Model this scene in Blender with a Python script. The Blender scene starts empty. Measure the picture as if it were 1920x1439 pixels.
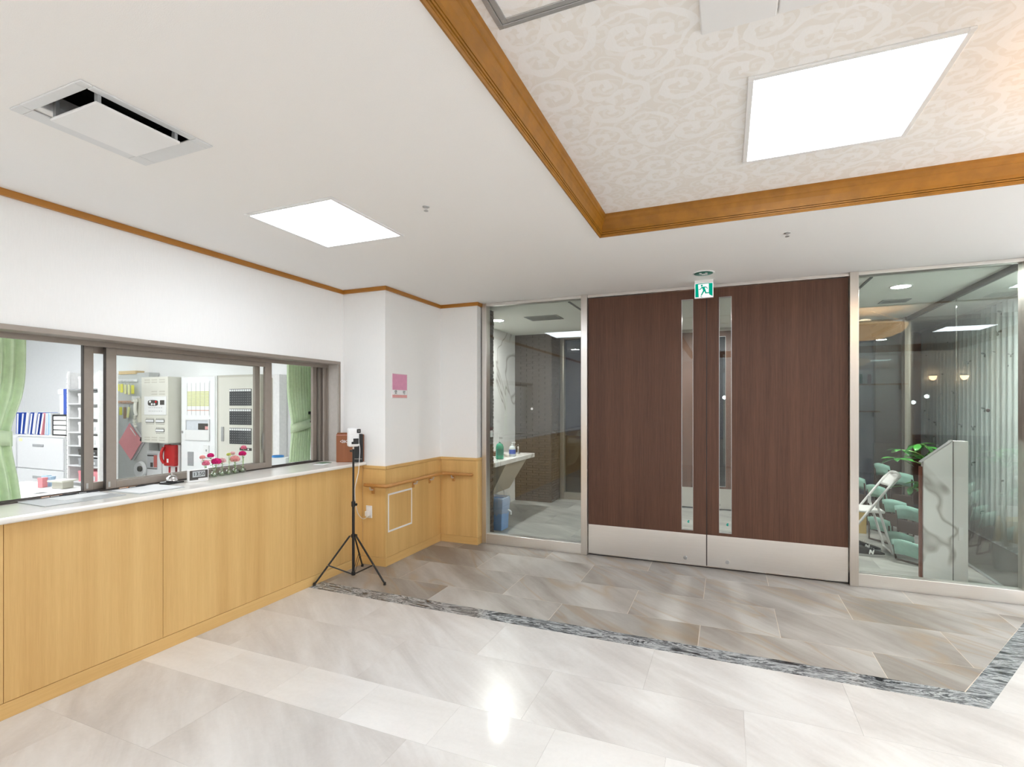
import bpy, bmesh, math, random
from mathutils import Vector, Matrix
R = random.Random(7)
PI = math.pi
S = bpy.context.scene
C = S.collection

# ------------------------------------------------------------------ camera, world, exposure
cam_d = bpy.data.cameras.new('camera'); cam = bpy.data.objects.new('camera', cam_d); C.objects.link(cam)
cam_d.sensor_width = 36; cam_d.lens = 959 / 1920 * 36; cam_d.shift_y = 41.5 / 1920
cam_d.clip_start = .02; cam_d.clip_end = 100
cam.location = (0, 0, 1.55); cam.rotation_euler = (PI / 2, 0, math.atan(402 / 959))
S.camera = cam
W = bpy.data.worlds.new('night'); S.world = W; W.use_nodes = True
W.node_tree.nodes['Background'].inputs[0].default_value = (.012, .02, .04, 1)
W.node_tree.nodes['Background'].inputs[1].default_value = .5
S.view_settings.view_transform = 'Standard'; S.view_settings.look = 'None'
S.view_settings.gamma = 1; S.view_settings.use_curve_mapping = False
S.view_settings.exposure = 0.36
try:
    S.cycles.max_bounces = 14; S.cycles.diffuse_bounces = 7; S.cycles.glossy_bounces = 6
    S.cycles.transparent_max_bounces = 24; S.cycles.transmission_bounces = 10
    S.cycles.use_denoising = True; S.cycles.sample_clamp_indirect = 8
    S.cycles.caustics_reflective = False; S.cycles.caustics_refractive = False
except Exception: pass
LOBBY = 12.0; OFFICE = 25.0; VEST = 620.0     # lamp strengths
WARM = (.90, .975, 1.06)
def area(name, loc, aim, sx, sy, energy, col=(.90, .975, 1)):
    l = bpy.data.lights.new(name, 'AREA'); l.shape = 'RECTANGLE'; l.size = sx; l.size_y = sy; l.energy = energy; l.color = col
    o = bpy.data.objects.new(name, l); C.objects.link(o); o.location = loc
    o.rotation_euler = (Vector(aim) - Vector(loc)).to_track_quat('-Z', 'Y').to_euler(); return o
area('added_fill_rear', (.3, -2.2, 1.62), (.3, -2.2, 2.7), 2.6, 1.2, 36)  # added fill light behind the camera, no lamp modelled, lifts the ceiling
area('added_fill_right', (3.9, 2.6, 1.62), (3.9, 2.6, 2.7), 1.0, 1.6, 70)  # second added fill out of frame, brightens the ceiling on the right

# ------------------------------------------------------------------ materials
MATS = {}
class G:
    """small node-graph helper"""
    def __init__(s, name):
        s.m = bpy.data.materials.new(name); s.m.use_nodes = True; s.t = s.m.node_tree
        s.b = s.t.nodes['Principled BSDF']; s.out = s.t.nodes['Material Output']
    def n(s, typ, **kw):
        x = s.t.nodes.new('ShaderNode' + typ)
        for k, v in kw.items():
            if k.startswith('i_'):
                k = k[2:]
                k = int(k) if k.isdigit() else k.replace('_', ' ')
                s.set(x.inputs[k], v)
            else: setattr(x, k, v)
        return x
    def set(s, inp, v):
        if isinstance(v, bpy.types.NodeSocket): s.t.links.new(v, inp)
        elif isinstance(v, bpy.types.Node): s.t.links.new(v.outputs[0], inp)
        else:
            if isinstance(v, (tuple, list)) and len(v) == 3 and inp.type == 'RGBA': v = (*v, 1)
            inp.default_value = v
    def math(s, op, a, b=0.0, c=None):
        x = s.n('Math', operation=op); s.set(x.inputs[0], a); s.set(x.inputs[1], b)
        if c is not None: s.set(x.inputs[2], c)
        return x.outputs[0]
    def ramp(s, fac, stops):
        x = s.n('ValToRGB'); s.set(x.inputs[0], fac); e = x.color_ramp.elements
        while len(e) < len(stops): e.new(.5)
        for q, (p, col) in zip(e, stops):
            q.position = p; q.color = (*col, 1) if len(col) == 3 else col
        return x.outputs[0]
    def mix(s, fac, a, b, mode='MIX'):
        x = s.n('MixRGB', blend_type=mode); s.set(x.inputs[0], fac); s.set(x.inputs[1], a); s.set(x.inputs[2], b)
        return x.outputs[0]
    def coord(s, scale=(1, 1, 1), rnd=False, kind='Object', rot=(0, 0, 0)):
        c = s.n('TexCoord').outputs[kind]
        if rnd:
            oi = s.n('ObjectInfo'); v = s.n('VectorMath', operation='SCALE')
            cx = s.n('CombineXYZ'); r = oi.outputs['Random']
            s.set(cx.inputs[0], s.math('MULTIPLY', r, 37.)); s.set(cx.inputs[1], s.math('MULTIPLY', r, 91.)); s.set(cx.inputs[2], s.math('MULTIPLY', r, 13.))
            a = s.n('VectorMath', operation='ADD'); s.set(a.inputs[0], c); s.set(a.inputs[1], cx.outputs[0]); c = a.outputs[0]
        m = s.n('Mapping'); s.set(m.inputs[0], c); m.inputs['Scale'].default_value = scale; m.inputs['Rotation'].default_value = rot
        return m.outputs[0]
    def noise(s, vec, scale=5, detail=3, rough=.5, dist=0):
        return s.n('TexNoise', i_Vector=vec, i_Scale=scale, i_Detail=detail, i_Roughness=rough, i_Distortion=dist).outputs[0]
    def bump(s, h, strength=.2, dist=.01):
        b = s.n('Bump'); s.set(b.inputs['Height'], h); b.inputs['Strength'].default_value = strength; b.inputs['Distance'].default_value = dist
        s.set(s.b.inputs['Normal'], b.outputs[0])
    def fin(s, col=None, rough=None, metal=None, spec=None):
        if col is not None: s.set(s.b.inputs['Base Color'], col)
        if rough is not None: s.set(s.b.inputs['Roughness'], rough)
        if metal is not None: s.set(s.b.inputs['Metallic'], metal)
        if spec is not None: s.set(s.b.inputs['Specular IOR Level'], spec)
        return s.m

def plain(name, col, rough=.5, metal=0, var=.04, scale=30, bump=0, spec=.5):
    if name in MATS: return MATS[name]
    g = G(name); v = g.coord(); n = g.noise(v, scale, 3)
    lo = tuple(c * (1 - var) for c in col); hi = tuple(min(1, c * (1 + var)) for c in col)
    if bump: g.bump(n, bump, .002)
    MATS[name] = g.fin(g.ramp(n, [(.3, lo), (.7, hi)]), rough, metal, spec)
    return MATS[name]

def wood(name, lo, hi, axis='z', rough=.45, stretch=60, fine=.35, rnd=True):
    sc = {'z': (1, 1, .03), 'x': (.03, 1, 1), 'y': (1, .03, 1)}[axis]
    g = G(name); v = g.coord(sc, rnd)
    a = g.noise(v, stretch, 4, .6); b = g.noise(v, stretch * .12, 2, .5); c = g.noise(v, stretch * 5, 2)
    f = g.math('ADD', g.math('MULTIPLY', a, fine), g.math('MULTIPLY', b, 1 - fine))
    f = g.math('ADD', g.math('MULTIPLY', f, .8), g.math('MULTIPLY', c, .2))
    g.bump(c, .06, .001)
    MATS[name] = g.fin(g.ramp(f, [(.36, lo), (.64, hi)]), rough)
    return MATS[name]

def emis(name, col, strength):
    g = G(name); e = g.n('Emission'); g.set(e.inputs[0], col); e.inputs[1].default_value = strength
    g.t.links.new(e.outputs[0], g.out.inputs[0]); MATS[name] = g.m; return g.m

def glass_sheet(name, tint, r0=.045, add=1.0):
    """clear float glass: tinted see-through plus mirror reflection growing at grazing angles"""
    g = G(name); lw = g.n('LayerWeight', i_Blend=.5); f = g.math('POWER', lw.outputs['Facing'], 4.2)
    k = g.math('ADD', g.math('MULTIPLY', f, 1 - r0), r0); k = g.math('MULTIPLY', k, add)
    t = g.n('BsdfTransparent'); g.set(t.inputs[0], tint); gl = g.n('BsdfGlossy'); gl.inputs['Roughness'].default_value = 0.0
    m = g.n('MixShader'); g.set(m.inputs[0], k); g.t.links.new(t.outputs[0], m.inputs[1]); g.t.links.new(gl.outputs[0], m.inputs[2])
    g.t.links.new(m.outputs[0], g.out.inputs[0]); MATS[name] = g.m; return g.m

OAK = wood('light_oak_veneer', (.60, .36, .125), (.74, .49, .195), fine=.3)
OAKY = wood('light_oak_lengthwise', (.60, .36, .125), (.74, .49, .195), 'y')
OAKX = wood('light_oak_crosswise', (.60, .36, .125), (.74, .49, .195), 'x')
AMBY = wood('amber_stained_wood', (.36, .145, .015), (.46, .195, .028), 'y', .35, rnd=False)
AMBX = wood('amber_stained_wood_cross', (.36, .145, .015), (.46, .195, .028), 'x', .35, rnd=False)
WAL = wood('brown_walnut_laminate', (.068, .026, .014), (.128, .055, .031), fine=.6, rough=.55, stretch=90)
RAILW = wood('rail_wood', (.42, .19, .05), (.55, .27, .08), 'y', .35)
WHITE = plain('white_paint', (.80, .80, .79), .6)
CEILM = plain('ceiling_paper', (.88, .865, .85), .9, var=.015, scale=300, bump=.25)
def wallpaper(name, c, m=.02):
    g = G(name); v = g.coord((1, 1, .12)); n = g.noise(v, 160, 3); n2 = g.noise(g.coord(), 260, 2)
    g.bump(g.math('ADD', n, n2), .25, .002); MATS[name] = g.fin(g.ramp(n, [(.3, tuple(x * (1 - m) for x in c)), (.7, c)]), .85); return g.m
WALLM = wallpaper('white_wallpaper', (.89, .885, .875))
OFFW = plain('office_white_wall', (.88, .89, .89), .8, var=.01)
DARKM = plain('black_plastic', (.012, .012, .013), .35)
BLACKV = plain('black_void', (.004, .004, .004), .9)
GREYP = plain('grey_plastic', (.35, .36, .37), .5)
CREAM = plain('cream_enamel', (.70, .69, .62), .45, var=.01)
CREAMD = plain('beige_enamel', (.55, .53, .46), .45, var=.01)
LGREY = plain('light_grey_enamel', (.72, .73, .74), .45, var=.01)
PAPER = plain('white_paper', (.86, .87, .88), .7, var=.01)
BRONZE = plain('bronze_aluminium', (.31, .265, .23), .4, .2, var=.03)
BRONZD = plain('dark_bronze_rubber', (.05, .04, .035), .5)
SILV = plain('silver_aluminium', (.50, .50, .50), .35, .7)
WPLAS = plain('white_plastic', (.82, .82, .82), .35, var=.005)
CHROME = plain('polished_chrome', (.75, .75, .76), .08, 1, var=.01)
RED = plain('red_plastic', (.50, .018, .02), .3)
BLUEF = plain('blue_folder', (.03, .09, .45), .45)
LBLUE = plain('pale_blue_folder', (.42, .58, .78), .5)
PINKF = plain('pink_folder', (.80, .30, .33), .55)
YELT = plain('yellow_tag', (.80, .76, .06), .4)
LEAF = plain('green_leaf', (.035, .20, .03), .35, var=.35, scale=9)
LEAFD = plain('pale_stem_green', (.30, .48, .15), .5, var=.2)
MINT = plain('mint_fabric', (.30, .52, .44), .75, var=.06, bump=.2)
BROWNT = plain('brown_steel_tube', (.06, .04, .032), .4, .3)
REDBR = plain('reddish_brown_board', (.16, .045, .025), .5)
DKBR = plain('dark_brown_mat', (.03, .024, .018), .95, bump=.5)
DGREYT = plain('dark_frame', (.06, .055, .05), .5)
BINBL = plain('blue_bin_plastic', (.18, .33, .62), .4)
def brushed(name, col, rough, ax):
    g = G(name); v = g.coord({'x': (.02, 1, 1), 'z': (1, 1, .02)}[ax]); n = g.noise(v, 220, 3, .6)
    g.b.inputs['Anisotropic'].default_value = .55
    r = g.math('ADD', g.math('MULTIPLY', n, .12), rough); MATS[name] = g.fin(g.ramp(n, [(.2, tuple(c * .93 for c in col)), (.8, col)]), r, 1.0); return g.m
STEELX = brushed('brushed_steel', (.93, .90, .87), .28, 'x')
STEELZ = brushed('brushed_steel_post', (.74, .70, .66), .24, 'z')

def tile_mat(name, c0, c1, c2, rough, diag=.6, vscale=2.2, vein=None, veinw=.5, detail=5, bump=.05, tonal=.03):
    g = G(name); v = g.coord((1, 1, 1), True, rot=(0, 0, diag)); sv = g.n('Mapping'); g.set(sv.inputs[0], v); sv.inputs['Scale'].default_value = (.35, 1.6, 1)
    a = g.noise(sv.outputs[0], vscale, detail, .62, .4); b = g.noise(v, 45, 4, .7)
    col = g.ramp(a, [(.36, c0), (.5, c1), (.64, c2)])
    col = g.mix(.14, col, g.ramp(b, [(.3, tuple(x * .8 for x in c1)), (.7, tuple(min(1, x * 1.15) for x in c1))]))
    if vein:
        w = g.noise(sv.outputs[0], vscale * .9, 2, .5, .8)
        f = g.ramp(w, [(.47, (0, 0, 0)), (.5, (1, 1, 1)), (.53, (0, 0, 0))]); col = g.mix(g.math('MULTIPLY', f, veinw), col, vein)
    oi = g.n('ObjectInfo'); k = g.math('ADD', g.math('MULTIPLY', oi.outputs['Random'], tonal * 2), 1 - tonal)
    cb = g.n('CombineColor'); [g.set(cb.inputs[i], k) for i in range(3)]
    col = g.mix(1, col, cb.outputs[0], 'MULTIPLY'); g.bump(g.math('ADD', a, g.math('MULTIPLY', b, .3)), bump, .01)
    MATS[name] = g.fin(col, g.math('ADD', g.math('MULTIPLY', b, .03), rough)); return g.m
LOBT = tile_mat('beige_floor_tile', (.53, .505, .485), (.62, .60, .58), (.70, .69, .675), .24, tonal=.025)
BANDT = tile_mat('polished_marble_band', (.68, .66, .635), (.73, .715, .695), (.77, .76, .745), .06, 0, 1.6, tonal=.012, bump=.01)
STONE = tile_mat('grey_brown_slate_tile', (.23, .20, .172), (.345, .318, .29), (.46, .445, .42), .40, .75, 1.5, (.33, .23, .13), .5, 6, .06, .08)
VSTONE = tile_mat('outer_slate_tile', (.24, .24, .225), (.34, .335, .315), (.46, .455, .43), .35, .5, 2, None, 0, 7, .15, .05)
def strip_mat():
    g = G('veined_black_granite'); v = g.coord((1, 1, 1), False); m = g.n('Mapping'); g.set(m.inputs[0], v); m.inputs['Scale'].default_value = (1.3, 5.5, 1); m.inputs['Rotation'].default_value = (0, 0, .12)
    a = g.noise(m.outputs[0], 2.1, 9, .68, 2.4); b = g.noise(v, 3, 3)
    f = g.math('ADD', g.math('MULTIPLY', a, .8), g.math('MULTIPLY', b, .2))
    MATS['strip'] = g.fin(g.ramp(f, [(.40, (.02, .022, .026)), (.46, (.14, .15, .16)), (.50, (.50, .52, .53)), (.55, (.06, .065, .07)), (.60, (.22, .23, .24)), (.66, (.65, .67, .68))]), .14); return g.m
STRIP = strip_mat()
GROUT = plain('pale_grout', (.60, .57, .54), .9)
GROUTD = plain('tan_grout', (.66, .59, .50), .9)
def marble(name, c, vein, rough=.2):
    g = G(name); v = g.coord((1, 1, .7), False, rot=(.4, .5, .3)); w = g.noise(v, .9, 3, .5, .8)
    f = g.ramp(w, [(.485, (0, 0, 0)), (.5, (1, 1, 1)), (.512, (0, 0, 0))]); n = g.noise(v, 3, 4)
    col = g.mix(g.math('MULTIPLY', f, .75), g.ramp(n, [(.3, tuple(x * .9 for x in c)), (.7, c)]), vein)
    MATS[name] = g.fin(col, rough); return g.m
MARB = marble('white_veined_marble', (.84, .83, .82), (.30, .27, .24))
SLABM = marble('cream_artificial_stone', (.88, .85, .80), (.83, .79, .73), .16)
def scroll():
    """embossed scroll wallpaper: log spirals around the cells of a voronoi"""
    g = G('scroll_wallpaper'); v = g.coord((1, 1, 1)); nz = g.n('TexNoise', i_Vector=v, i_Scale=9., i_Detail=2.)
    sc = g.n('VectorMath', operation='SCALE'); g.set(sc.inputs[0], nz.outputs['Color']); sc.inputs['Scale'].default_value = .035
    ad = g.n('VectorMath', operation='ADD'); g.set(ad.inputs[0], v); g.set(ad.inputs[1], sc.outputs[0])
    masks = []
    for k, s_ in enumerate((5.2, 11.)):
        vo = g.n('TexVoronoi', voronoi_dimensions='2D', i_Scale=s_, i_Randomness=.8); g.set(vo.inputs['Vector'], ad.outputs[0])
        d = g.n('VectorMath', operation='SUBTRACT'); g.set(d.inputs[0], ad.outputs[0]); g.set(d.inputs[1], vo.outputs['Position'])
        sp = g.n('SeparateXYZ'); g.set(sp.inputs[0], d.outputs[0])
        ang = g.math('ARCTAN2', sp.outputs[1], sp.outputs[0]); dist = vo.outputs['Distance']
        ph = g.math('ADD', ang, g.math('MULTIPLY', dist, 15. if k == 0 else -16.))
        w = g.math('SINE', ph); w = g.math('ADD', w, g.math('MULTIPLY', g.math('SINE', g.math('MULTIPLY', ang, 5.)), .35))
        masks.append(g.math('MULTIPLY', g.math('GREATER_THAN', w, .15), g.math('LESS_THAN', dist, .62)))
    f = g.math('MAXIMUM', masks[0], g.math('MULTIPLY', masks[1], .6))
    fine = g.noise(g.coord((1, .2, 1)), 240, 2); f2 = g.math('MULTIPLY', f, g.math('ADD', g.math('MULTIPLY', fine, .6), .6))
    col = g.mix(f2, (.815, .785, .745), (.88, .87, .86)); g.bump(f, .12, .002); MATS['scroll'] = g.fin(col, .75); return g.m
SCROLL = scroll()
def brick_mat():
    g = G('dark_brown_brick'); v = g.coord(); n = g.noise(v, 14, 3); b = g.noise(v, 90, 4); g.bump(b, .4, .003)
    MATS['brick'] = g.fin(g.mix(.3, g.ramp(n, [(.3, (.05, .036, .028)), (.7, (.088, .066, .052))]), (.06, .05, .045)), .75); return g.m
BRICK = brick_mat()
GLASS = glass_sheet('green_tinted_glass', (.92, .95, .935), .05)
GLASSC = glass_sheet('clear_sash_glass', (.98, .985, .98), .03, .6)
CURT = plain('green_curtain_cloth', (.60, .75, .50), .8, var=.05, bump=.15)
def motif():
    g = G('pale_patterned_curtain'); v = g.coord((0, 1, 1)); vo = g.n('TexVoronoi', i_Scale=4.8, i_Randomness=.55); g.set(vo.inputs['Vector'], v)
    d = g.n('VectorMath', operation='SUBTRACT'); g.set(d.inputs[0], v); g.set(d.inputs[1], vo.outputs['Position']); sp = g.n('SeparateXYZ'); g.set(sp.inputs[0], d.outputs[0])
    ang = g.math('ARCTAN2', sp.outputs[2], sp.outputs[1]); r = g.math('MULTIPLY', g.math('ADD', g.math('SINE', g.math('MULTIPLY', ang, 3.)), 1.1), .085)
    f = g.math('MULTIPLY', g.math('LESS_THAN', vo.outputs['Distance'], r), .75)
    t = g.noise(g.coord((1, 1, .1)), 60, 2)
    MATS['motif'] = g.fin(g.mix(f, g.ramp(t, [(.3, (.72, .76, .77)), (.7, (.84, .88, .89))]), (.10, .13, .12)), .85); return g.m
MOTIF = motif()
PANEL_E = emis('lit_panel_diffuser', (*WARM, 1), LOBBY)
DOWN_E = emis('lit_downlight', (1, .98, .95, 1), VEST)
EXITW = emis('lit_exit_white', (1, 1, 1, 1), .78); EXITG = emis('lit_exit_green', (0, .36, .23, 1), .8)
BOWLM = G('alabaster_bowl_glass'); BOWLM.b.inputs['Emission Color'].default_value = (1, .62, .28, 1); BOWLM.b.inputs['Emission Strength'].default_value = 2.2; BOWLM = BOWLM.fin((.8, .6, .4), .4)
OFF_E = emis('lit_office_panel', (.97, .985, 1, 1), OFFICE)
BULB = emis('lit_warm_bulb', (1, .7, .4, 1), 18)

# ------------------------------------------------------------------ geometry helpers
class MB:
    def __init__(s): s.v = []; s.f = []
    def add(s, vs, fs):
        k = len(s.v); s.v += [tuple(p) for p in vs]; s.f += [tuple(i + k for i in f) for f in fs]; return s
    def box(s, x0, x1, y0, y1, z0, z1):
        x0, x1 = sorted((x0, x1)); y0, y1 = sorted((y0, y1)); z0, z1 = sorted((z0, z1))
        return s.add([(x0, y0, z0), (x1, y0, z0), (x1, y1, z0), (x0, y1, z0), (x0, y0, z1), (x1, y0, z1), (x1, y1, z1), (x0, y1, z1)],
                     [(0, 3, 2, 1), (4, 5, 6, 7), (0, 1, 5, 4), (1, 2, 6, 5), (2, 3, 7, 6), (3, 0, 4, 7)])
    def prism(s, pts, z0, z1):
        n = len(pts); a = sum(pts[i][0] * pts[(i + 1) % n][1] - pts[(i + 1) % n][0] * pts[i][1] for i in range(n))
        if a < 0: pts = pts[::-1]
        return s.add([(x, y, z0) for x, y in pts] + [(x, y, z1) for x, y in pts], [tuple(range(n - 1, -1, -1)), tuple(range(n, 2 * n))] + [(i, (i + 1) % n, (i + 1) % n + n, i + n) for i in range(n)])
    def poly(s, pts, o, u, w, depth):
        """polygon PTS in the plane spanned by u, w at o, thickened along u x w"""
        o, u, w = Vector(o), Vector(u), Vector(w); nn = u.cross(w).normalized() * depth; n = len(pts)
        a = [o + u * p + w * q for p, q in pts]; b = [p + nn for p in a]
        return s.add(a + b, [tuple(range(n - 1, -1, -1)), tuple(range(n, 2 * n))] + [(i, (i + 1) % n, (i + 1) % n + n, i + n) for i in range(n)])
    def tube(s, pts, r, n=10, cap=True):
        pts = [Vector(p) for p in pts]; rs = r if isinstance(r, (list, tuple)) else [r] * len(pts); m = len(pts); vs = []; up = None
        for i, p in enumerate(pts):
            t = (pts[min(i + 1, m - 1)] - pts[max(i - 1, 0)]).normalized()
            if up is None: up = t.orthogonal().normalized()
            up = (up - t * up.dot(t)); up = up.normalized() if up.length > 1e-6 else t.orthogonal().normalized(); w = t.cross(up)
            vs += [p + (up * math.cos(2 * PI * k / n) + w * math.sin(2 * PI * k / n)) * rs[i] for k in range(n)]
        fs = [(i * n + k, i * n + (k + 1) % n, (i + 1) * n + (k + 1) % n, (i + 1) * n + k) for i in range(m - 1) for k in range(n)]
        if cap: fs += [tuple(range(n - 1, -1, -1)), tuple((m - 1) * n + k for k in range(n))]
        return s.add(vs, fs)
    def lathe(s, prof, c=(0, 0, 0), n=20, ax='z'):
        c = Vector(c); vs = []; m = len(prof)
        for r, h in prof:
            for k in range(n):
                a, b = r * math.cos(2 * PI * k / n), r * math.sin(2 * PI * k / n)
                vs.append(c + Vector({'z': (a, b, h), 'y': (a, h, b), 'x': (h, a, b)}[ax]))
        fs = [(i * n + k, i * n + (k + 1) % n, (i + 1) * n + (k + 1) % n, (i + 1) * n + k) for i in range(m - 1) for k in range(n)]
        if prof[0][0] < .03: fs.append(tuple(range(n - 1, -1, -1)))
        if prof[-1][0] < .03: fs.append(tuple((m - 1) * n + k for k in range(n)))
        return s.add(vs, fs)
    def build(s, name, mat, parent=None, bevel=0, smooth=False, seg=2, shift=None):
        me = bpy.data.meshes.new(name)
        vs = s.v
        if shift is not None: vs = [(a - shift[0], b - shift[1], c - shift[2]) for a, b, c in vs]
        me.from_pydata(vs, [], s.f); me.materials.append(mat)
        bm = bmesh.new(); bm.from_mesh(me); bmesh.ops.recalc_face_normals(bm, faces=bm.faces); bm.to_mesh(me); bm.free()
        me.update()
        if smooth:
            for p in me.polygons: p.use_smooth = True
            try: me.set_sharp_from_angle(angle=math.radians(40))
            except Exception: pass
        o = bpy.data.objects.new(name, me); C.objects.link(o)
        if parent is not None: o.parent = parent
        if bevel:
            b = o.modifiers.new('bevel', 'BEVEL'); b.width = bevel; b.segments = seg; b.limit_method = 'ANGLE'; b.harden_normals = False
        return o
def B(*a): return MB().box(*a)
def thing(name, label, cat, loc=(0, 0, 0), rz=0, group=None, rot=None):
    o = bpy.data.objects.new(name, None); C.objects.link(o); o.location = loc; o.rotation_euler = rot or (0, 0, rz)
    o.empty_display_size = .05; return tag(o, label, cat, group)
def tag(o, label, cat, group=None, kind=None):
    o['label'] = label; o['category'] = cat
    if group: o['group'] = group
    if kind: o['kind'] = kind
    return o
def struct(o, label=None, cat='structure'):
    o['kind'] = 'structure'; o['category'] = cat
    if label: o['label'] = label
    return o
def sroot(name, label, cat='structure', loc=(0, 0, 0)):
    o = bpy.data.objects.new(name, None); C.objects.link(o); o.location = loc; return struct(o, label, cat)
def copy_tree(o, parent=None):
    c = o.copy(); C.objects.link(c)
    if parent is not None: c.parent = parent
    for ch in list(o.children): copy_tree(ch, c)
    return c
def slab(rects_x, rects_y, holes, z0, z1, m=None):
    """axis-aligned plate with rectangular holes; returns MB"""
    m = m or MB(); xs = sorted(set(list(rects_x) + [h[i] for h in holes for i in (0, 1)])); ys = sorted(set(list(rects_y) + [h[i] for h in holes for i in (2, 3)]))
    for a, b in zip(xs, xs[1:]):
        for c, d in zip(ys, ys[1:]):
            cx, cy = (a + b) / 2, (c + d) / 2
            if not any(h[0] < cx < h[1] and h[2] < cy < h[3] for h in holes): m.box(a, b, c, d, z0, z1)
    return m
def clip(poly, a, b, c):
    """keep a*x+b*y<=c"""
    out = []
    for i in range(len(poly)):
        p, q = poly[i], poly[(i + 1) % len(poly)]; fp, fq = a * p[0] + b * p[1] - c, a * q[0] + b * q[1] - c
        if fp <= 0: out.append(p)
        if (fp < 0 < fq) or (fq < 0 < fp):
            t = fp / (fp - fq); out.append((p[0] + (q[0] - p[0]) * t, p[1] + (q[1] - p[1]) * t))
    return out
def poly_area(p): return abs(sum(p[i][0] * p[(i + 1) % len(p)][1] - p[(i + 1) % len(p)][0] * p[i][1] for i in range(len(p)))) / 2
def text(body, size, loc, rot, mat, parent, name='lettering', depth=.0006, align='CENTER'):
    cu = bpy.data.curves.new(name, 'FONT'); cu.body = body; cu.size = size; cu.extrude = depth; cu.align_x = align; cu.align_y = 'CENTER'; cu.resolution_u = 3
    t = bpy.data.objects.new('tmp', cu); C.objects.link(t); dg = bpy.context.evaluated_depsgraph_get(); me = bpy.data.meshes.new_from_object(t.evaluated_get(dg))
    bpy.data.objects.remove(t); me.materials.clear(); me.materials.append(mat); o = bpy.data.objects.new(name, me); C.objects.link(o); o.location = loc; o.rotation_euler = rot
    if parent is not None: o.parent = parent
    return o
RY = (PI / 2, 0, 0)            # text facing -Y
RX = (PI / 2, 0, PI / 2)       # text facing +X

H = 2.70; HC = 2.83
WX = -3.54                     # wall above the reception window
VY_ = 8.2
GY = 5.24                      # glass wall
# ------------------------------------------------------------------ floor and its tiles
fl = B(-3.32, 5.3, -3.7, 5.30, -.12, -.0025).build('floor', GROUT); struct(fl, 'pale stone tiled lobby floor with a polished band', 'floor')
tcache = {}
def lay(poly, mat, parent, z=0, g=.0012):
    if mat is STONE: g = .0034
    elif mat is not VSTONE: g = .0007
    xs = [p[0] for p in poly]; ys = [p[1] for p in poly]; x0, y0 = min(xs), min(ys)
    key = (tuple((round(p[0] - x0, 3), round(p[1] - y0, 3)) for p in poly), mat.name)
    cx, cy = (x0 + max(xs)) / 2, (y0 + max(ys)) / 2
    if key not in tcache:
        pp = []
        for (x, y) in poly:
            k = g * .55; pp.append((x + k * max(-1, min(1, (cx - x) / .05)), y + k * max(-1, min(1, (cy - y) / .05))))
        o = MB().prism(pp, -.0035 if mat.name != 'grey_brown_slate_tile' else -.0025, 0).build('tile', mat, parent, shift=(x0, y0, 0)); tcache[key] = o.data
    else:
        o = bpy.data.objects.new('tile', tcache[key]); C.objects.link(o); o.parent = parent
    o.location = (x0, y0, z)
    return o
def grid(x0, x1, ys, w, offs, mat, parent, clips=(), z=0):
    for j, (a, b) in enumerate(zip(ys, ys[1:])):
        x = offs[j % len(offs)]
        while x > x0: x -= w
        while x < x1:
            p = [(max(x, x0), a), (min(x + w, x1), a), (min(x + w, x1), b), (max(x, x0), b)]; x += w
            if p[1][0] - p[0][0] < .01: continue
            for c in clips:
                p = clip(p, *c)
                if len(p) < 3: break
            if len(p) >= 3 and poly_area(p) > 2e-4: lay(p, mat, parent, z)
grid(-3.285, 5.2, [-3.6, -2.96, -2.32, -1.68, -1.04, -.52, 0, .5, .98, 1.49, 2.0], 1.04, (-3.97 + .0, -3.45), LOBT, fl)
grid(-3.285, 5.2, [2.0, 2.34], .51, (-2.285,), BANDT, fl)
grid(-3.285, 5.2, [2.34, 2.85, 3.35], 1.015, (-2.965, -2.45), LOBT, fl)
grid(1.2, 5.2, [3.35, 3.85, 4.36, 4.87, 5.2], 1.015, (.9, 1.4), LOBT, fl, [(-1, .6, -(1.24 - .6 * 3.36))])
es = B(-3.3, 2.2, 3.36, 5.29, -.011, -.0006).build('floor_entrance', GROUTD); struct(es, 'grey brown slate floor zone in front of the doors', 'floor')
grid(-3.285, 2.16, [3.50, 3.842, 4.372, 4.902, 5.29], 1.015, (-.17, -.68), STONE, es, [(1, -.6, 1.19 - .6 * 3.5)])
st = thing('floor_edge_strip', 'dark veined granite strip edging the slate floor zone', 'floor strip'); st['kind'] = 'structure'
MB().prism([(-3.285, 3.352), (1.235, 3.352), (1.19, 3.4985), (-3.285, 3.4985)], -.012, .0008).build('strip', STRIP, st)
MB().prism([(1.238, 3.352), (2.16, 4.892), (2.16, 5.117), (1.193, 3.4985)], -.012, .0008).build('strip', STRIP, st)
bd = BANDT

# ------------------------------------------------------------------ left wall with the reception window opening
wl = MB()
for a in ((-3.7, 4.07, 2.0, H + .1), (-3.7, 1.0, .965, 2.0), (4.0, 4.07, .965, 2.0), (1.0, 4.0, 1.965, 2.0), (-3.7, 4.07, -.1, .965)):
    wl.box(-3.72, WX if a[3] > .97 else -3.33, a[0], a[1], a[2], a[3])
struct(wl.build('wall_left', WALLM), 'white papered wall above the reception counter', 'wall')
wp = MB(); wp.box(-3.9, -3.03, 4.07, 5.30, -.1, H + .1); wp.box(-3.04, -2.56, 5.10, 5.30, -.1, H + .1)
struct(wp.build('wall_left_return', WALLM), 'white wall corner jutting out beside the reception counter', 'wall')
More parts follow.
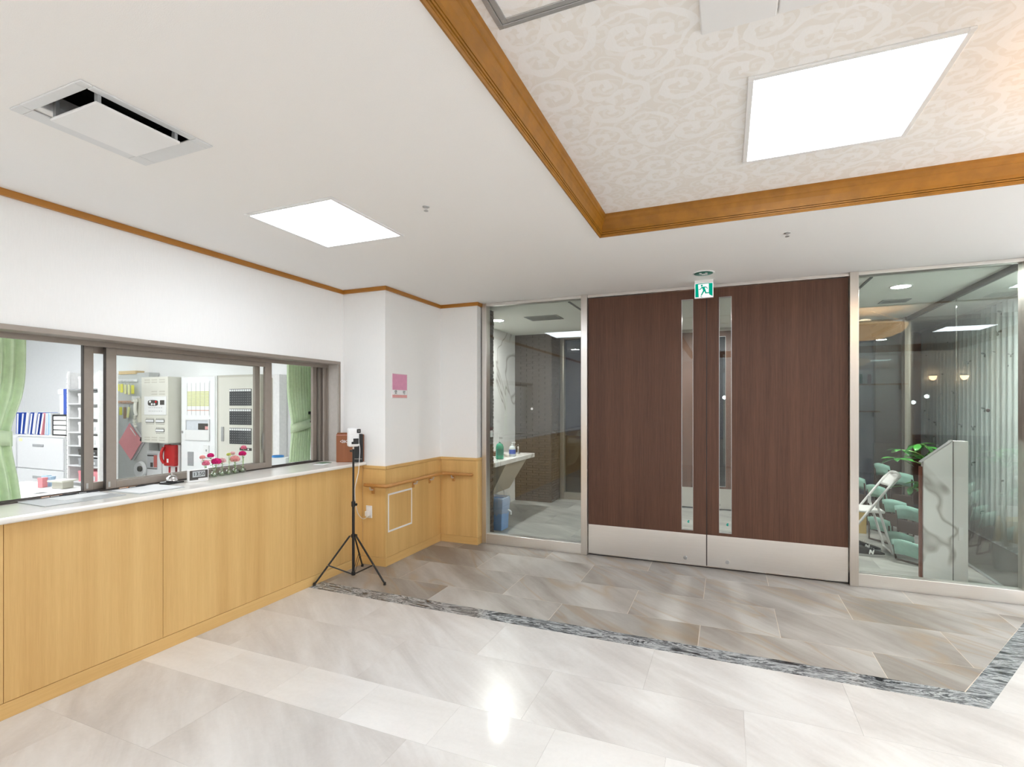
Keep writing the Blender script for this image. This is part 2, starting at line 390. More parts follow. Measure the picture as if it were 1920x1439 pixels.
# oak wainscot on the return
ws = sroot('trim_1', 'oak wainscot below the white wall beside the counter', 'trim'); t = .014
def wains(x0, x1, y0, y1, face):
    m = B(x0, x1, y0, y1, .085, .935) ; m.build('wood_panel', OAK, ws, .001)
    e = .006
    dx = {'-y': (0, 0, -e, 0), '+x': (0, e, 0, 0)}[face]
    g = OAKX if face == '-y' else OAKY
    B(x0 + dx[0], x1 + dx[1], y0 + dx[2], y1 + dx[3], .937, .966).build('cap_rail', g, ws, .002)
    B(x0, x1, y0, y1, 0, .083).build('baseboard', g, ws, .001)
wains(-3.285, -3.03 + t, 4.07 - t, 4.07, '-y'); wains(-3.03, -3.03 + t, 4.07 + .001, 5.10 - t, '+x')
wains(-3.03 + t, -2.56, 5.10 - t, 5.10, '-y'); wains(-2.56, -2.56 + t, 5.10 - t, 5.20, '+x')
# cornice strips below the ceiling
co = sroot('trim_2', 'narrow amber wood cornice strip along the ceiling edge', 'trim'); zc = 2.662
B(WX, WX + .022, -3.6, 4.07 - .022, zc, H).build('cornice_strip', AMBY, co, .003)
B(WX, -3.03 + .022, 4.07 - .022, 4.07, zc, H).build('cornice_strip', AMBX, co, .003)
B(-3.03, -3.03 + .022, 4.07, 5.10 - .022, zc, H).build('cornice_strip', AMBY, co, .003)
B(-3.03, -2.56 + .022, 5.10 - .022, 5.10, zc, H).build('cornice_strip', AMBX, co, .003)
B(-2.56, -2.56 + .022, 5.10, 5.19, zc, H).build('cornice_strip', AMBY, co, .003)
# other lobby walls
struct(B(5.2, 5.4, -3.7, 5.3, -.1, H + .1).build('wall_right', WALLM), 'white wall at the right end of the lobby', 'wall')
struct(B(-3.72, 5.4, -3.8, -3.6, -.1, H + .1).build('wall_back', WALLM), 'white wall behind the camera', 'wall')
struct(B(2.21, 5.2, 5.24, 5.4, -.1, H + .1).build('wall_front', WALLM), 'white wall right of the glass front', 'wall')
struct(B(3.85, 5.2, -3.6, -3.55, 0, .9).build('trim_3', REDBR), 'dark wood dado on the rear wall', 'trim')

# ------------------------------------------------------------------ ceilings
cl = slab((-3.72, 5.4), (-3.8, 5.26), [(-.79, 4.27, -2.6, 3.43), (-2.475, -2.13, 1.11, 1.495)], H, H + .09)
struct(cl.build('ceiling', CEILM), 'flat white textured ceiling around the raised part', 'ceiling')
struct(B(-.8, 4.28, -2.61, 3.44, HC, HC + .06).build('ceiling_coffer', SCROLL), 'raised ceiling field papered with a pale scroll pattern', 'ceiling')
def sweep_rect(x0, x1, y0, y1, prof):
    m = MB(); n = len(prof); vs = []
    for cx, cy, sx, sy in ((x0, y0, 1, 1), (x1, y0, -1, 1), (x1, y1, -1, -1), (x0, y1, 1, -1)):
        vs += [(cx + sx * d, cy + sy * d, z) for d, z in prof]
    fs = [(i * n + k, ((i + 1) % 4) * n + k, ((i + 1) % 4) * n + (k + 1) % n, i * n + (k + 1) % n) for i in range(4) for k in range(n)]
    return m.add(vs, fs)
prof = [(-.006, 2.6985), (-.004, 2.688), (.004, 2.686), (.007, 2.696), (.010, 2.6965), (.0105, 2.704), (.004, 2.7042), (.004, 2.7066), (.0135, 2.707), (.0145, 2.7145), (.007, 2.7148), (.007, 2.7172), (.0165, 2.7175), (.017, 2.735), (.022, 2.762), (.031, 2.785), (.036, 2.789), (.038, 2.80), (.045, 2.812), (.047, 2.8295), (-.006, 2.8295)]
AMB = plain('amber_trim_wood', (.31, .128, .006), .5, var=.14, scale=14)
tr = sweep_rect(-.79, 4.27, -2.6, 3.43, prof).build('trim_4', AMB); struct(tr, 'broad amber wood moulding around the raised ceiling', 'trim')
# lit ceiling panels
def light_panel(x0, x1, y0, y1, z, label, cx=True, fr=.022, e=None):
    t_ = thing('ceiling_light_panel', label, 'ceiling light', ((x0 + x1) / 2, (y0 + y1) / 2, z), group='square lit ceiling panels')
    a, b = (x1 - x0) / 2, (y1 - y0) / 2
    slab((-a, a), (-b, b), [(-a + fr, a - fr, -b + fr, b - fr)], -.010, .0).build('frame', WPLAS, t_, .002)
    B(-a + fr, a - fr, -b + fr, b - fr, -.006, -.001).build('diffuser', e or PANEL_E, t_); return t_
light_panel(-2.665, -2.0, 2.205, 2.90, H, 'square lit panel in the flat white ceiling near the counter')
light_panel(.078, .78, 2.19, 2.95, HC, 'square lit panel in the raised scroll-patterned ceiling')
light_panel(3.25, 3.95, -.5, .2, HC, 'square lit panel in the raised ceiling far right, seen mirrored')
light_panel(4.35, 5.0, 3.9, 4.6, H, 'added square lit panel, out of view, in the flat ceiling at the right lobby end')  # added out of frame to brighten the far right of the lobby
light_panel(2.5, 3.2, 4.0, 4.7, H, 'added square lit panel, out of view, in the flat ceiling right of the doors')  # likewise added, lights the slate zone and the doors
light_panel(-2.67, -2.0, -.9, -.2, H, 'added square lit panel in the flat ceiling behind the camera')  # this and the next two are added behind the camera for more light
light_panel(.078, .78, -1.2, -.5, HC, 'added square lit panel in the raised ceiling behind the camera')
light_panel(-2.67, -2.0, -3.1, -2.4, H, 'added square lit panel in the flat ceiling at the rear wall')

# cassette air conditioner
ac = thing('ceiling_air_conditioner', 'slim white ceiling air conditioner with dropped cover panel over a black slot', 'air conditioner', (-2.325, 1.32, H))
m = MB(); out = [(-.23, -.25), (.23, -.25), (.23, .255), (-.23, .255)]
slab((-.23, .231), (-.25, .256), [(-.155, .195, -.21, .175)], -.007, .0).build('outer_frame', LGREY, ac, .012)  # frame coloured greyer to hold the cover panel's shadow
m = MB().box(-.155, .2, -.215, -.21, 0, .16).box(-.155, .2, .175, .18, 0, .16).box(-.16, -.155, -.215, .18, 0, .16).box(.195, .2, -.215, .18, 0, .16).box(-.16, .2, -.215, .18, .155, .16)
m.build('recess', BLACKV, ac)
m = B(-.155, -.11, -.21, .175, .0, .03); m.build('louver', WPLAS, ac, .004)
B(-.095, .2, -.185, .13, -.045, -.034).build('cover_panel', WPLAS, ac, .004)
for px, py in ((-.08, -.17), (.185, -.17), (.185, .115), (-.08, .115)): B(px - .01, px + .01, py - .006, py + .006, -.034, .10).build('bracket', GREYP, ac)
# coffer hatch and second unit
ht = thing('ceiling_hatch', 'square access hatch with grey aluminium double frame in the raised ceiling', 'hatch', (-.48, 1.355, HC))
slab((-.23, .23), (-.23, .23), [(-.212, .212, -.212, .212)], -.006, 0).build('outer_frame', SILV, ht, .0015)
slab((-.209, .209), (-.209, .209), [(-.19, .19, -.19, .19)], -.006, 0).build('inner_frame', SILV, ht, .0015)
B(-.19, .19, -.19, .19, -.003, 0).build('hatch_panel', SCROLL, ht)
cu = thing('ceiling_cassette_unit', 'flat white cassette cover in the raised ceiling at the top edge', 'air conditioner', (.31, 1.5, HC))
B(-.39, -.16, -.37, .368, -.012, 0).build('side_cover', WPLAS, cu, .004); B(-.155, .39, -.37, .366, -.010, 0).build('centre_cover', WPLAS, cu, .004)
B(-.17, .2, -.2, .1, -.016, -.009).build('intake_grille', LGREY, cu, .004)
for (x, y), l in (((-1.601, 2.535), 'small chrome fire sprinkler in the flat ceiling left of the raised part'), ((.373, 3.847), 'small chrome fire sprinkler in the ceiling before the right door')):
    s_ = thing('sprinkler_head', l, 'sprinkler', (x, y, H), group='ceiling sprinklers')
    MB().lathe([(.002, -.003), (.020, -.003), (.021, 0), (.002, 0)], n=18).build('cover_ring', SILV, s_, smooth=True)
    MB().lathe([(.004, -.022), (.008, -.020), (.008, -.003), (.004, -.003)], n=12).build('nozzle', CHROME, s_, smooth=True)
    MB().lathe([(.002, -.026), (.013, -.025), (.013, -.022), (.002, -.021)], n=14).build('deflector', SILV, s_, smooth=True)
# bowl pendant (its mirror image shows in the right-hand glass)
bp = thing('bowl_pendant_lamp', 'wide amber alabaster bowl lamp hung under the raised ceiling', 'lamp', (1.72, 2.28, 2.43))
m = MB(); ou = [(.01 + .46 * math.sin(a), .19 * (1 - math.cos(a))) for a in [k * PI / 2 / 10 for k in range(11)]]
inn = [(r * .97, h + .008) for r, h in ou[::-1]]; m.lathe(ou + inn, n=48).build('bowl', BOWLM, bp, smooth=True)
MB().lathe([(.455, .185), (.475, .185), (.475, .20), (.455, .20)], n=48).build('rim', CHROME, bp, smooth=True)
for k in range(3):
    a = k * 2 * PI / 3 + .4; MB().tube([(.455 * math.cos(a), .455 * math.sin(a), .19), (.05 * math.cos(a), .05 * math.sin(a), .40)], .004, 6).build('rod', CHROME, bp)
pl = bpy.data.lights.new('bowl_bulb', 'POINT'); pl.energy = 6; pl.color = (1, .78, .52); pl.shadow_soft_size = .12
po = bpy.data.objects.new('bowl_bulb', pl); C.objects.link(po); po.parent = bp; po.location = (0, 0, .17)
# rear wall things seen mirrored
for x, l in ((4.2, 'left one of two warm wall sconces on the rear wall'), (4.75, 'right one of two warm wall sconces on the rear wall')):
    s_ = thing('wall_sconce', l, 'lamp', (x, -3.6, 2.17), group='sconces on the rear wall')
    B(-.04, .04, 0, .02, -.08, .06).build('wall_plate', BRONZE, s_, .004); MB().lathe([(.02, -.06), (.06, -.03), (.075, .03), (.07, .035), (.03, -.04), (.005, -.05)], (0, .09, 0), 18).build('glass_shade', BULB, s_, smooth=True)
    MB().tube([(0, .02, -.03), (0, .09, -.05)], .006, 6).build('arm', BRONZE, s_)
for z, x0, x1, l in ((2.02, 2.65, 3.72, 'long brown upper shelf on the rear wall'), (1.40, 2.65, 3.2, 'short brown lower shelf on the rear wall')):
    s_ = thing('wall_shelf', l, 'shelf', ((x0 + x1) / 2, -3.6, z)); w = (x1 - x0) / 2
    B(-w, w, 0, .2, 0, .03).build('board', AMBX, s_, .002); B(-w + .1, -w + .12, 0, .16, -.1, 0).build('bracket', BRONZE, s_); B(w - .12, w - .1, 0, .16, -.1, 0).build('bracket', BRONZE, s_)
for x, c, l in ((2.85, (.03, .12, .04), 'green glass jar on the upper rear shelf'), (3.02, (.35, .12, .14), 'pink glass jar on the upper rear shelf')):
    s_ = thing('shelf_jar', l, 'jar', (x, -3.5, 2.05), group='jars on the rear shelf'); mm = plain('jar_%d' % (x * 100), c, .2)
    MB().lathe([(.035, 0), (.04, .01), (.04, .17), (.03, .19), (.005, .19)], n=16).build('glass', mm, s_, smooth=True); MB().lathe([(.034, .19), (.034, .22), (.005, .222)], n=16).build('lid', mm, s_, smooth=True)

# ------------------------------------------------------------------ reception counter
rc = thing('reception_counter', 'long oak veneered reception counter front below the window', 'counter', (-3.285, 2, 0))
RCO = (-3.285, 2, 0)
seams = [-3.6, -2.6, -1.7, -.9, -.2, .58, 1.356, 2.13, 3.213, 4.07 - t]
for a, b in zip(seams, seams[1:]): B(-3.32, -3.285, a + .0012, b - .0012, .082, .968).build('front_panel', OAK, rc, .001, shift=RCO)
B(-3.32, -3.2825, -3.6, 4.07 - t, 0, .0795).build('baseboard', OAKY, rc, .0015, shift=RCO)
wt = MB().prism([(-3.247, -3.6), (-3.247, 4.068), (-3.535, 4.068), (-3.535, 3.998), (-3.86, 3.998), (-3.86, 1.002), (-3.535, 1.002), (-3.535, -3.6)], .968, 1.0).build('counter_worktop', SLABM, None, .012, seg=4, shift=(-3.5, 2, .968)); wt.location = (-3.5, 2, .968)
tag(wt, 'polished cream stone worktop running along the reception counter', 'worktop')
# reception window
rw = sroot('window_1', 'bronze aluminium sliding reception window above the counter', 'window')
Z1 = 1.0; m = MB()
B(WX - .001, WX + .016, 1.0, 4.018, 1.955, 1.985).build('casing_top', BRONZE, rw, .003)
B(WX - .001, WX + .016, 4.0, 4.018, Z1, 1.954).build('casing_side', BRONZE, rw, .003)
LB = plain('pale_bronze_reveal', (.46, .42, .385), .4, .2)
B(-3.66, WX - .002, 3.994, 4.0, Z1, 1.955).build('jamb_lining', LB, rw)
B(-3.66, WX - .002, 1.0, 4.0, 1.955, 1.962).build('head_lining', BRONZE, rw)
m = MB().box(-3.86, -3.66, 1.0, 4.0, 1.95, 2.0).box(-3.69, -3.665, 1.0, 4.0, 1.925, 1.95).box(-3.74, -3.734, 1.0, 4.0, 1.935, 1.95).box(-3.79, -3.784, 1.0, 4.0, 1.935, 1.95)
m.build('head_track', BRONZE, rw)
m = MB()
for x in (-3.695, -3.745, -3.80): m.box(x - .003, x + .003, 1.0, 4.0, Z1, Z1 + .007)
m.build('sill_track', BRONZD, rw)
m = MB().box(-3.86, -3.66, 3.985, 4.0, Z1, 1.95)
for x in (-3.685, -3.735, -3.81): m.box(x - .008, x + .008, 3.955, 3.99, Z1, 1.95)
m.build('side_jamb', BRONZE, rw)
def sash(x, y0, y1, wl_, wr, label=None, dark=False):
    s_ = MB(); a, b = x - .014, x + .014
    s_.box(a, b, y0, y0 + wl_, Z1 + .008, 1.948).box(a, b, y1 - wr, y1, Z1 + .008, 1.948).box(a, b, y0 + wl_, y1 - wr, Z1 + .008, Z1 + .055).box(a, b, y0 + wl_, y1 - wr, 1.888, 1.948)
    s_ = s_.build('sash', BRONZE, rw, .002)
    B(x - .003, x + .003, y0 + wl_ - .004, y1 - wr + .004, Z1 + .05, 1.893).build('pane', GLASSC, s_)
    m_ = MB(); q = .004
    m_.box(a + .003, b + .001, y0 - .003, y0 + .001, Z1 + .01, 1.945); m_.build('rubber_seal', BRONZD, s_)
    B(b, b + .003, y0 + .012, y0 + .024, Z1 + .02, Z1 + .055).build('catch', SILV, s_)
    return s_
sash(-3.715, 2.036, 3.345, .062, .068)
sash(-3.77, 1.94, 3.268, .055, .05)
s4 = MB().box(-3.785, -3.757, 3.89, 3.94, Z1 + .008, 1.948).build('sash', BRONZE, rw, .002); B(-3.775, -3.769, 3.94, 3.99, Z1 + .01, 1.94).build('pane', GLASSC, s4)

# ------------------------------------------------------------------ handrail, hatch, outlet, sign
hr = thing('handrail', 'round wooden handrail wrapped around the jutting wall corner', 'handrail', (-3.03, 4.07, .785)); O = (-3.03, 4.07, .785)
def arc(cx, cy, r, a0, a1, z, n=6): return [(cx + r * math.cos(a0 + (a1 - a0) * k / n), cy + r * math.sin(a0 + (a1 - a0) * k / n), z) for k in range(n + 1)]
z = .785; path = [(-3.225, 4.02, z), (-3.215, 4.002, z), (-3.19, 3.996, z)] + arc(-3.0, 4.036, .04, -PI / 2, 0, z) + arc(-2.92, 4.99, .04, PI, PI / 2, z) + [(-2.63, 5.03, z), (-2.605, 5.035, z), (-2.60, 5.055, z)]
MB().tube(path, .0175, 14).build('rail', RAILW, hr, smooth=True, shift=O)
CLR = plain('pale_bracket', (.62, .55, .48), .3)
for x, y, dx, dy in ((-3.157, 4.056, 0, -1), (-3.016, 4.52, 1, 0), (-3.016, 4.841, 1, 0), (-2.847, 5.086, 0, -1)):
    b_ = MB(); w = .017
    if dy: b_.box(x - w, x + w, y - .012, y, .695, .755)
    else: b_.box(x, x + .012, y - w, y + w, .695, .755)
    b_ = b_.build('bracket', RAILW, hr, .004, shift=O); 
    MB().tube([(x + dx * .012, y + dy * .012, .735), (x + dx * .045, y + dy * .045, .74), (x + dx * .056, y + dy * .056, .768)], .008, 8).build('bracket_arm', CLR, b_, smooth=True, shift=O)
ah = thing('wall_access_hatch', 'square oak inspection hatch outlined by a white frame below the handrail', 'hatch', (-3.016, 4.297, .51))
m = MB()
for a in ((-.204, .204, .17, .187), (-.204, .204, -.187, -.17), (-.204, -.190, -.17, .17), (.190, .204, -.17, .17)): m.box(0, .004, *a)
m.build('frame', WPLAS, ah, .001); B(0, .002, -.19, .19, -.17, .17).build('hatch_panel', OAK, ah)
ol = thing('wall_outlet', 'white wall socket plate on the oak panel beside the tripod', 'outlet', (-3.206, 4.056, .517))
B(-.036, .036, -.008, 0, -.06, .06).build('plate', WPLAS, ol, .004); B(-.017, .017, -.011, -.006, -.045, .045).build('socket_insert', PAPER, ol, .002)
for q in (-.03, -.002): MB().box(-.008, -.005, -.012, -.009, q, q + .012).box(.004, .007, -.012, -.009, q, q + .012).build('slot', DARKM, ol)
sg = thing('reception_sign', 'pink wall sign with two black characters on a white band', 'sign', (-3.03, 4.30, 1.747)); SP = plain('sign_pink', (.72, .31, .47), .4); SP2 = plain('sign_salmon', (.78, .38, .37), .4)
B(0, .006, -.13, .13, -.122, .122).build('backing', plain('clear_edge', (.80, .70, .72), .2), sg, .002); B(.006, .008, -.122, .122, -.04, .116).build('pink_field', SP, sg)
B(.006, .008, -.122, .122, -.088, -.042).build('white_band', PAPER, sg); B(.006, .008, -.122, .122, -.116, -.09).build('salmon_band', SP2, sg)
for y, ch in ((-.07, '受'), (.07, '付')): text(ch, .043, (.009, y, -.066), RX, DARKM, sg)

# ------------------------------------------------------------------ glass front and main doors
def steel_post(x0, x1, y0, y1, z0, z1, p, nm='post', mt=None): return B(x0, x1, y0, y1, z0, z1).build(nm, mt or STEELZ, p, .002)
def glazing(n, x0, x1, y, label, left_post, right_post, top=2.672, sill=.11):
    w_ = sroot('window_%d' % n, label, 'window', (0, y, 0))
    if left_post: steel_post(x0, x0 + left_post, -.05, .05, 0, H, w_, 'post')
    if right_post: steel_post(x1 - right_post, x1, -.06, .06, 0, H, w_, 'post')
    a, b = x0 + left_post, x1 - right_post
    B(a, b, -.045, .045, 0, sill).build('sill', STEELX, w_, .002); B(a, b, -.04, .04, top, H).build('head_channel', STEELX, w_, .002)
    B(a, b, -.005, .005, sill - .01, top + .01).build('pane', GLASS, w_); return w_
w2 = glazing(2, -2.545, -1.33, GY, 'tall steel framed glass panel left of the double doors', .055, .065)
w3 = glazing(3, .98, 2.215, GY, 'tall steel framed glass panel right of the double doors', 0, .08)
steel_post(.98, 1.045, -.06, .06, 0, H, w3)
# round safety markers on the glass
for x, z, mm, l in ((-1.959, 1.515, WPLAS, 'small round white marker on the left glass panel'), (1.926, 1.512, DGREYT, 'small round dark marker on the right glass panel')):
    o = MB().lathe([(.001, -.008), (.013, -.007), (.014, -.005), (.001, -.005)], ax='y', n=16).build('glass_marker', mm, None, smooth=True); o.location = (x, GY, z); tag(o, l, 'marker', 'round markers on the glass front')
def leaf(n, x0, x1, s0, s1, y, label, lock, cross=None):
    d = sroot('door_%d' % n, label, 'door', ((x0 + x1) / 2, y, 0)); o = ((x0 + x1) / 2, 0, 0); z0, z1, a, b = .02, 2.664, .345, 2.577
    m = MB().box(x0, s0, -.02, .02, z0, z1).box(s1, x1, -.02, .02, z0, z1).box(s0, s1, -.02, .02, z0, a).box(s0, s1, -.02, .02, b, z1)
    m.build('door_leaf', WAL, d, shift=o)
    m = MB(); e = .004; m.box(s0, s0 + e, -.022, .022, a, b).box(s1 - e, s1, -.022, .022, a, b).box(s0, s1, -.022, .022, a, a + e).box(s0, s1, -.022, .022, b - e, b); m.build('slot_trim', SILV, d, shift=o)
    B(s0 + e, s1 - e, -.012, -.006, a + e, b - e).build('slot_pane', GLASS, d, shift=o)
    for s_ in (-1, 1): B(x0 + .001, x1 - .001, s_ * .0205, s_ * .0235, z0, .317).build('kick_plate', STEELX, d, .0008, shift=o)
    m = MB(); m.lathe([(.002, -.028), (.017, -.027), (.019, -.0235), (.002, -.0235)], (lock, 0, .077), ax='y', n=20).build('floor_lock', SILV, d, smooth=True, shift=o)
    if cross: o2 = MB().poly([(-.004, .012), (.006, .016), (.012, .006), (.004, 0), (.012, -.008), (0, -.014), (-.012, -.004)], (cross, -.013, .427), (1, 0, 0), (0, 0, 1), .001).build('green_sticker', EXITG_D, d, shift=o)
    return d
EXITG_D = plain('teal_sticker', (.02, .36, .30), .5)
leaf(1, -1.325, -.1775, -.403, -.295, GY, 'left dark walnut door leaf with narrow glass slot and steel kick plate', -.367, -.339)
leaf(2, -.1705, .975, -.065, .046, GY, 'right dark walnut door leaf with narrow glass slot and steel kick plate', .009, .009)
dh = sroot('trim_5', 'steel head channel and dark floor track of the double doors', 'trim', (0, GY, 0))
MB().box(-1.33, .98, -.03, .035, 2.672, H).build('head_channel', STEELX, dh, .002)
B(-1.33, .98, -.012, .012, 0.0005, .004).build('floor_track', DARKM, dh)
struct(slab((-2.56, 2.22), (GY - .02, GY + .2), [], H, H + .09).build('wall_above_doors', CEILM), 'bulkhead above the glass front', 'wall')

B(-.1772, -.1708, GY - .018, GY + .018, .02, 2.664).build('gap_filler', DARKM, bpy.data.objects['door_2'], shift=((-.1705 + .975) / 2, GY, 0))  # dark strip added so no light shows through the leaf gap
B(.0822, .0878, VY_ - .018, VY_ + .018, .02, 2.664).build('gap_filler', DARKM, None).name = 'trim_6'  # same added filler, closes the gap of the outer leaves
struct(bpy.data.objects['trim_6'], 'black filler strip added in the gap between the outer door leaves', 'trim')
# exit sign
ex = thing('exit_sign', 'lit green and white running man exit sign hanging above the doors', 'sign', (-.19, 5.0, 2.62))
B(-.081, .081, 0, .03, -.082, .082).build('housing', WPLAS, ex, .003); B(-.079, .079, -.003, 0, -.080, .052).build('lit_face', EXITW, ex)
gm = MB(); P_ = lambda pts: gm.poly(pts, (0, -.0032, 0), (1, 0, 0), (0, 0, 1), .0012)
P_([(-.074, -.074), (-.044, -.074), (-.050, .045), (-.044, .050), (-.074, .048)]); P_([(.074, .048), (.042, .048), (.042, -.035), (.046, -.055), (.074, -.072)]); P_([(-.05, .043), (.044, .046), (.044, .050), (-.05, .050)])
P_([(-.074, -.074), (-.04, -.074), (-.047, -.068), (-.05, -.06)])
hd = [(-.018 + .009 * math.cos(a), .030 + .009 * math.sin(a)) for a in [k * PI / 5 for k in range(10)]]; P_(hd)
P_([(-.020, .018), (.004, .020), (.013, -.010), (.006, -.022), (-.006, -.020), (-.011, .000)])
P_([(-.020, .018), (-.012, .012), (-.030, -.006), (-.046, -.006), (-.046, -.001), (-.033, .000)])
P_([(.000, .020), (.020, .018), (.034, .002), (.029, -.001), (.018, .011), (.004, .010)])
P_([(-.006, -.014), (.006, -.020), (-.020, -.062), (-.028, -.059)]); P_([(.004, -.022), (.013, -.008), (.020, -.034), (.052, -.036), (.054, -.044), (.012, -.044)])
P_([(-.034, -.068), (-.022, -.068), (-.012, -.076), (-.022, -.075)])
gm.build('running_figure', EXITG, ex)
ed = thing('emergency_ceiling_disc', 'green oval emergency disc with white figure flush in the ceiling above the exit sign', 'sign', (-.183, 4.726, H))
MB().lathe([(.002, -.006), (.088, -.006), (.092, 0), (.002, 0)], n=32).build('rim', WPLAS, ed, smooth=True); MB().lathe([(.001, -.010), (.072, -.009), (.078, -.006), (.001, -.006)], n=32).build('green_face', plain('deep_green', (.0, .13, .09), .3), ed, smooth=True)
gm = MB(); P_ = lambda pts: gm.poly(pts, (0, 0, -.0105), (1, 0, 0), (0, 1, 0), -.001)
P_([(-.035, -.05), (-.015, -.05), (-.012, -.01), (-.03, -.01)]); P_([(-.02, 0), (.02, -.02), (.035, .0), (.012, .03), (-.01, .03)]); P_([(.015, -.05), (.035, -.04), (.03, .04), (.02, .03)]); gm.build('white_figure', WPLAS, ed)

# ------------------------------------------------------------------ tripod thermometer
def dirp(a, r): return (r * math.cos(a), r * math.sin(a))
tp = thing('thermometer_tripod', 'black telescopic tripod standing on the floor at the counter end', 'tripod', (-3.085, 3.68, 0))
ang = [math.radians(a) for a in (-122.7, -5, 116)]
MB().tube([(0, 0, .035), (0, 0, .42), (0, 0, .695)], .0125, 14).build('lower_pole', DARKM, tp, smooth=True)
MB().tube([(0, 0, .69), (0, 0, 1.145)], .0095, 14).build('upper_pole', DARKM, tp, smooth=True)
for z, r in ((.645, .018), (.368, .019), (.03, .018)):
    c_ = MB().lathe([(.004, 0), (r, 0), (r, .045 if z > .5 else .03), (.004, .046 if z > .5 else .031)], (0, 0, z), 16).build('collar', DARKM, tp, .002, smooth=True)
    if z > .3: MB().lathe([(.004, 0), (.012, .002), (.012, .010), (.004, .012)], (.026, 0, z + .02), 10, 'x').tube([(.015, 0, z + .02), (.03, 0, z + .02)], .004, 6).build('knob', DARKM, c_, smooth=True)
MB().lathe([(.004, 0), (.012, 0), (.012, .03), (.004, .03)], (0, 0, 1.13), 12).box(-.035, -.008, -.006, .006, 1.135, 1.15).build('top_clamp', DARKM, tp)
for i, a in enumerate(ang):
    c, s_ = math.cos(a), math.sin(a); m = MB(); top = Vector((.03 * c, .03 * s_, .388)); ft = Vector(((.335, .366, .34)[i] * c, (.335, .366, .34)[i] * s_, .012))
    if i == 2: ft = Vector((.34 * c, .34 * s_, .012))
    w = Vector((-s_, c, 0)) * .006; k = Vector((c, s_, 0)) * .009
    m.add([top - w - k, top + w - k, top + w + k, top - w + k, ft - w - k, ft + w - k, ft + w + k, ft - w + k], [(0, 3, 2, 1), (4, 5, 6, 7), (0, 1, 5, 4), (1, 2, 6, 5), (2, 3, 7, 6), (3, 0, 4, 7)])
    lg = m.build('leg', DARKM, tp, .002); MB().lathe([(.004, -.011), (.013, -.011), (.011, .012), (.004, .016)], ft, 10).build('rubber_foot', DARKM, lg, smooth=True)
    q = top.lerp(ft, .62); m = MB()
    if i < 2: m.tube([(.015 * c, .015 * s_, .043), q], .006, 6)
    else: m.tube([(.015 * c + .01, .015 * s_, .043), q + Vector((.01, 0, 0))], .0025, 6).tube([(.015 * c - .01, .015 * s_, .043), q - Vector((.01, 0, 0))], .0025, 6)
    m.build('brace', DARKM, tp); MB().lathe([(.001, -.009), (.005, -.008), (.005, .008), (.001, .009)], q, 8, 'y').build('rivet', CHROME, lg)
th = thing('wall_thermometer', 'white contactless thermometer with black screen and sensor on top of the tripod', 'thermometer', (-3.085, 3.68, 1.176), math.radians(60))
# local -y faces the visitor
B(-.048, .048, -.026, .036, .006, .175).build('body', WPLAS, th, .016, seg=4)
B(-.048, -.010, -.031, -.02, .05, .12).build('bulge', WPLAS, th, .004)
B(-.026, .038, -.030, -.024, .030, .080).build('screen', DARKM, th, .002)
m = B(.022, .056, -.034, .012, .128, .164).build('sensor', DARKM, th, .004); MB().lathe([(.001, -.037), (.004, -.036), (.004, -.033), (.001, -.033)], (.039, 0, .146), 10, 'y').build('lens', CHROME, m, smooth=True)
MB().tube([(0, 0, -.03), (0, 0, .01)], .007, 10).build('mount_stem', CLR, th, smooth=True)
cb = thing('power_cable', 'thin white cable with plug from the thermometer down to the wall socket', 'cable', (-3.10, 3.68, 1.0))
CP = [(-3.072, 3.705, 1.22), (-3.052, 3.715, 1.21), (-3.046, 3.72, 1.15), (-3.052, 3.72, 1.05), (-3.062, 3.72, .95), (-3.080, 3.715, .87), (-3.086, 3.70, .80), (-3.083, 3.70, .70), (-3.080, 3.71, .635), (-3.085, 3.75, .56), (-3.11, 3.84, .50), (-3.15, 3.95, .49), (-3.185, 4.02, .50)]
def spline(P_, k=5):
    P_ = [Vector(p) for p in P_]; out = []
    for i in range(len(P_) - 1):
        a, b, c, d = P_[max(i - 1, 0)], P_[i], P_[i + 1], P_[min(i + 2, len(P_) - 1)]
        for j in range(k):
            t_ = j / k; out.append(.5 * ((2 * b) + (c - a) * t_ + (2 * a - 5 * b + 4 * c - d) * t_ ** 2 + (3 * b - a - 3 * c + d) * t_ ** 3))
    return out + [P_[-1]]
MB().tube(spline(CP), .0028, 7).build('cord', WPLAS, cb, smooth=True, shift=(-3.10, 3.68, 1.0))
B(-3.225, -3.18, 4.005, 4.046, .48, .53).build('plug', WPLAS, cb, .008, shift=(-3.10, 3.68, 1.0))

# ------------------------------------------------------------------ things on the counter
TZ = 1.0005
def quad_board(pts, z, h, mat, name, parent, bevel=.001):
    return MB().prism(pts, z, z + h).build(name, mat, parent, bevel)
def doc_pad(c, w, d, rz, label, pm, papers, pens):
    p = thing('writing_pad', label, 'writing pad', (*c, TZ), rz)
    B(-d / 2, d / 2, -w / 2, w / 2, 0, .004).build('base_sheet', DARKM if False else plain('grey_vinyl_mat', (.50, .52, .53), .3), p, .001)
    B(-d / 2, -d / 2 + .016, -w / 2, w / 2, .004, .0065).build('edge_band', GREYP, p); return p
doc_pad((-3.545, 1.78), .40, .30, math.radians(-2), 'grey writing pad near the left end of the worktop', None, 1, 1)
doc_pad((-3.50, 2.17), .29, .30, math.radians(2), 'grey writing pad below the bell on the worktop', None, 1, 1)
def sheet(c, w, d, rz, label, z=TZ + .0042, lines=4):
    s_ = thing('paper_sheet', label, 'paper', (*c, z), rz); B(-d / 2, d / 2, -w / 2, w / 2, 0, .0012).build('sheet', PAPER, s_)
    return s_
sheet((-3.60, 1.83), .24, .17, .06, 'white form lying on the left writing pad'); sheet((-3.50, 2.175), .28, .27, .035, 'large white form covering the writing pad below the bell')
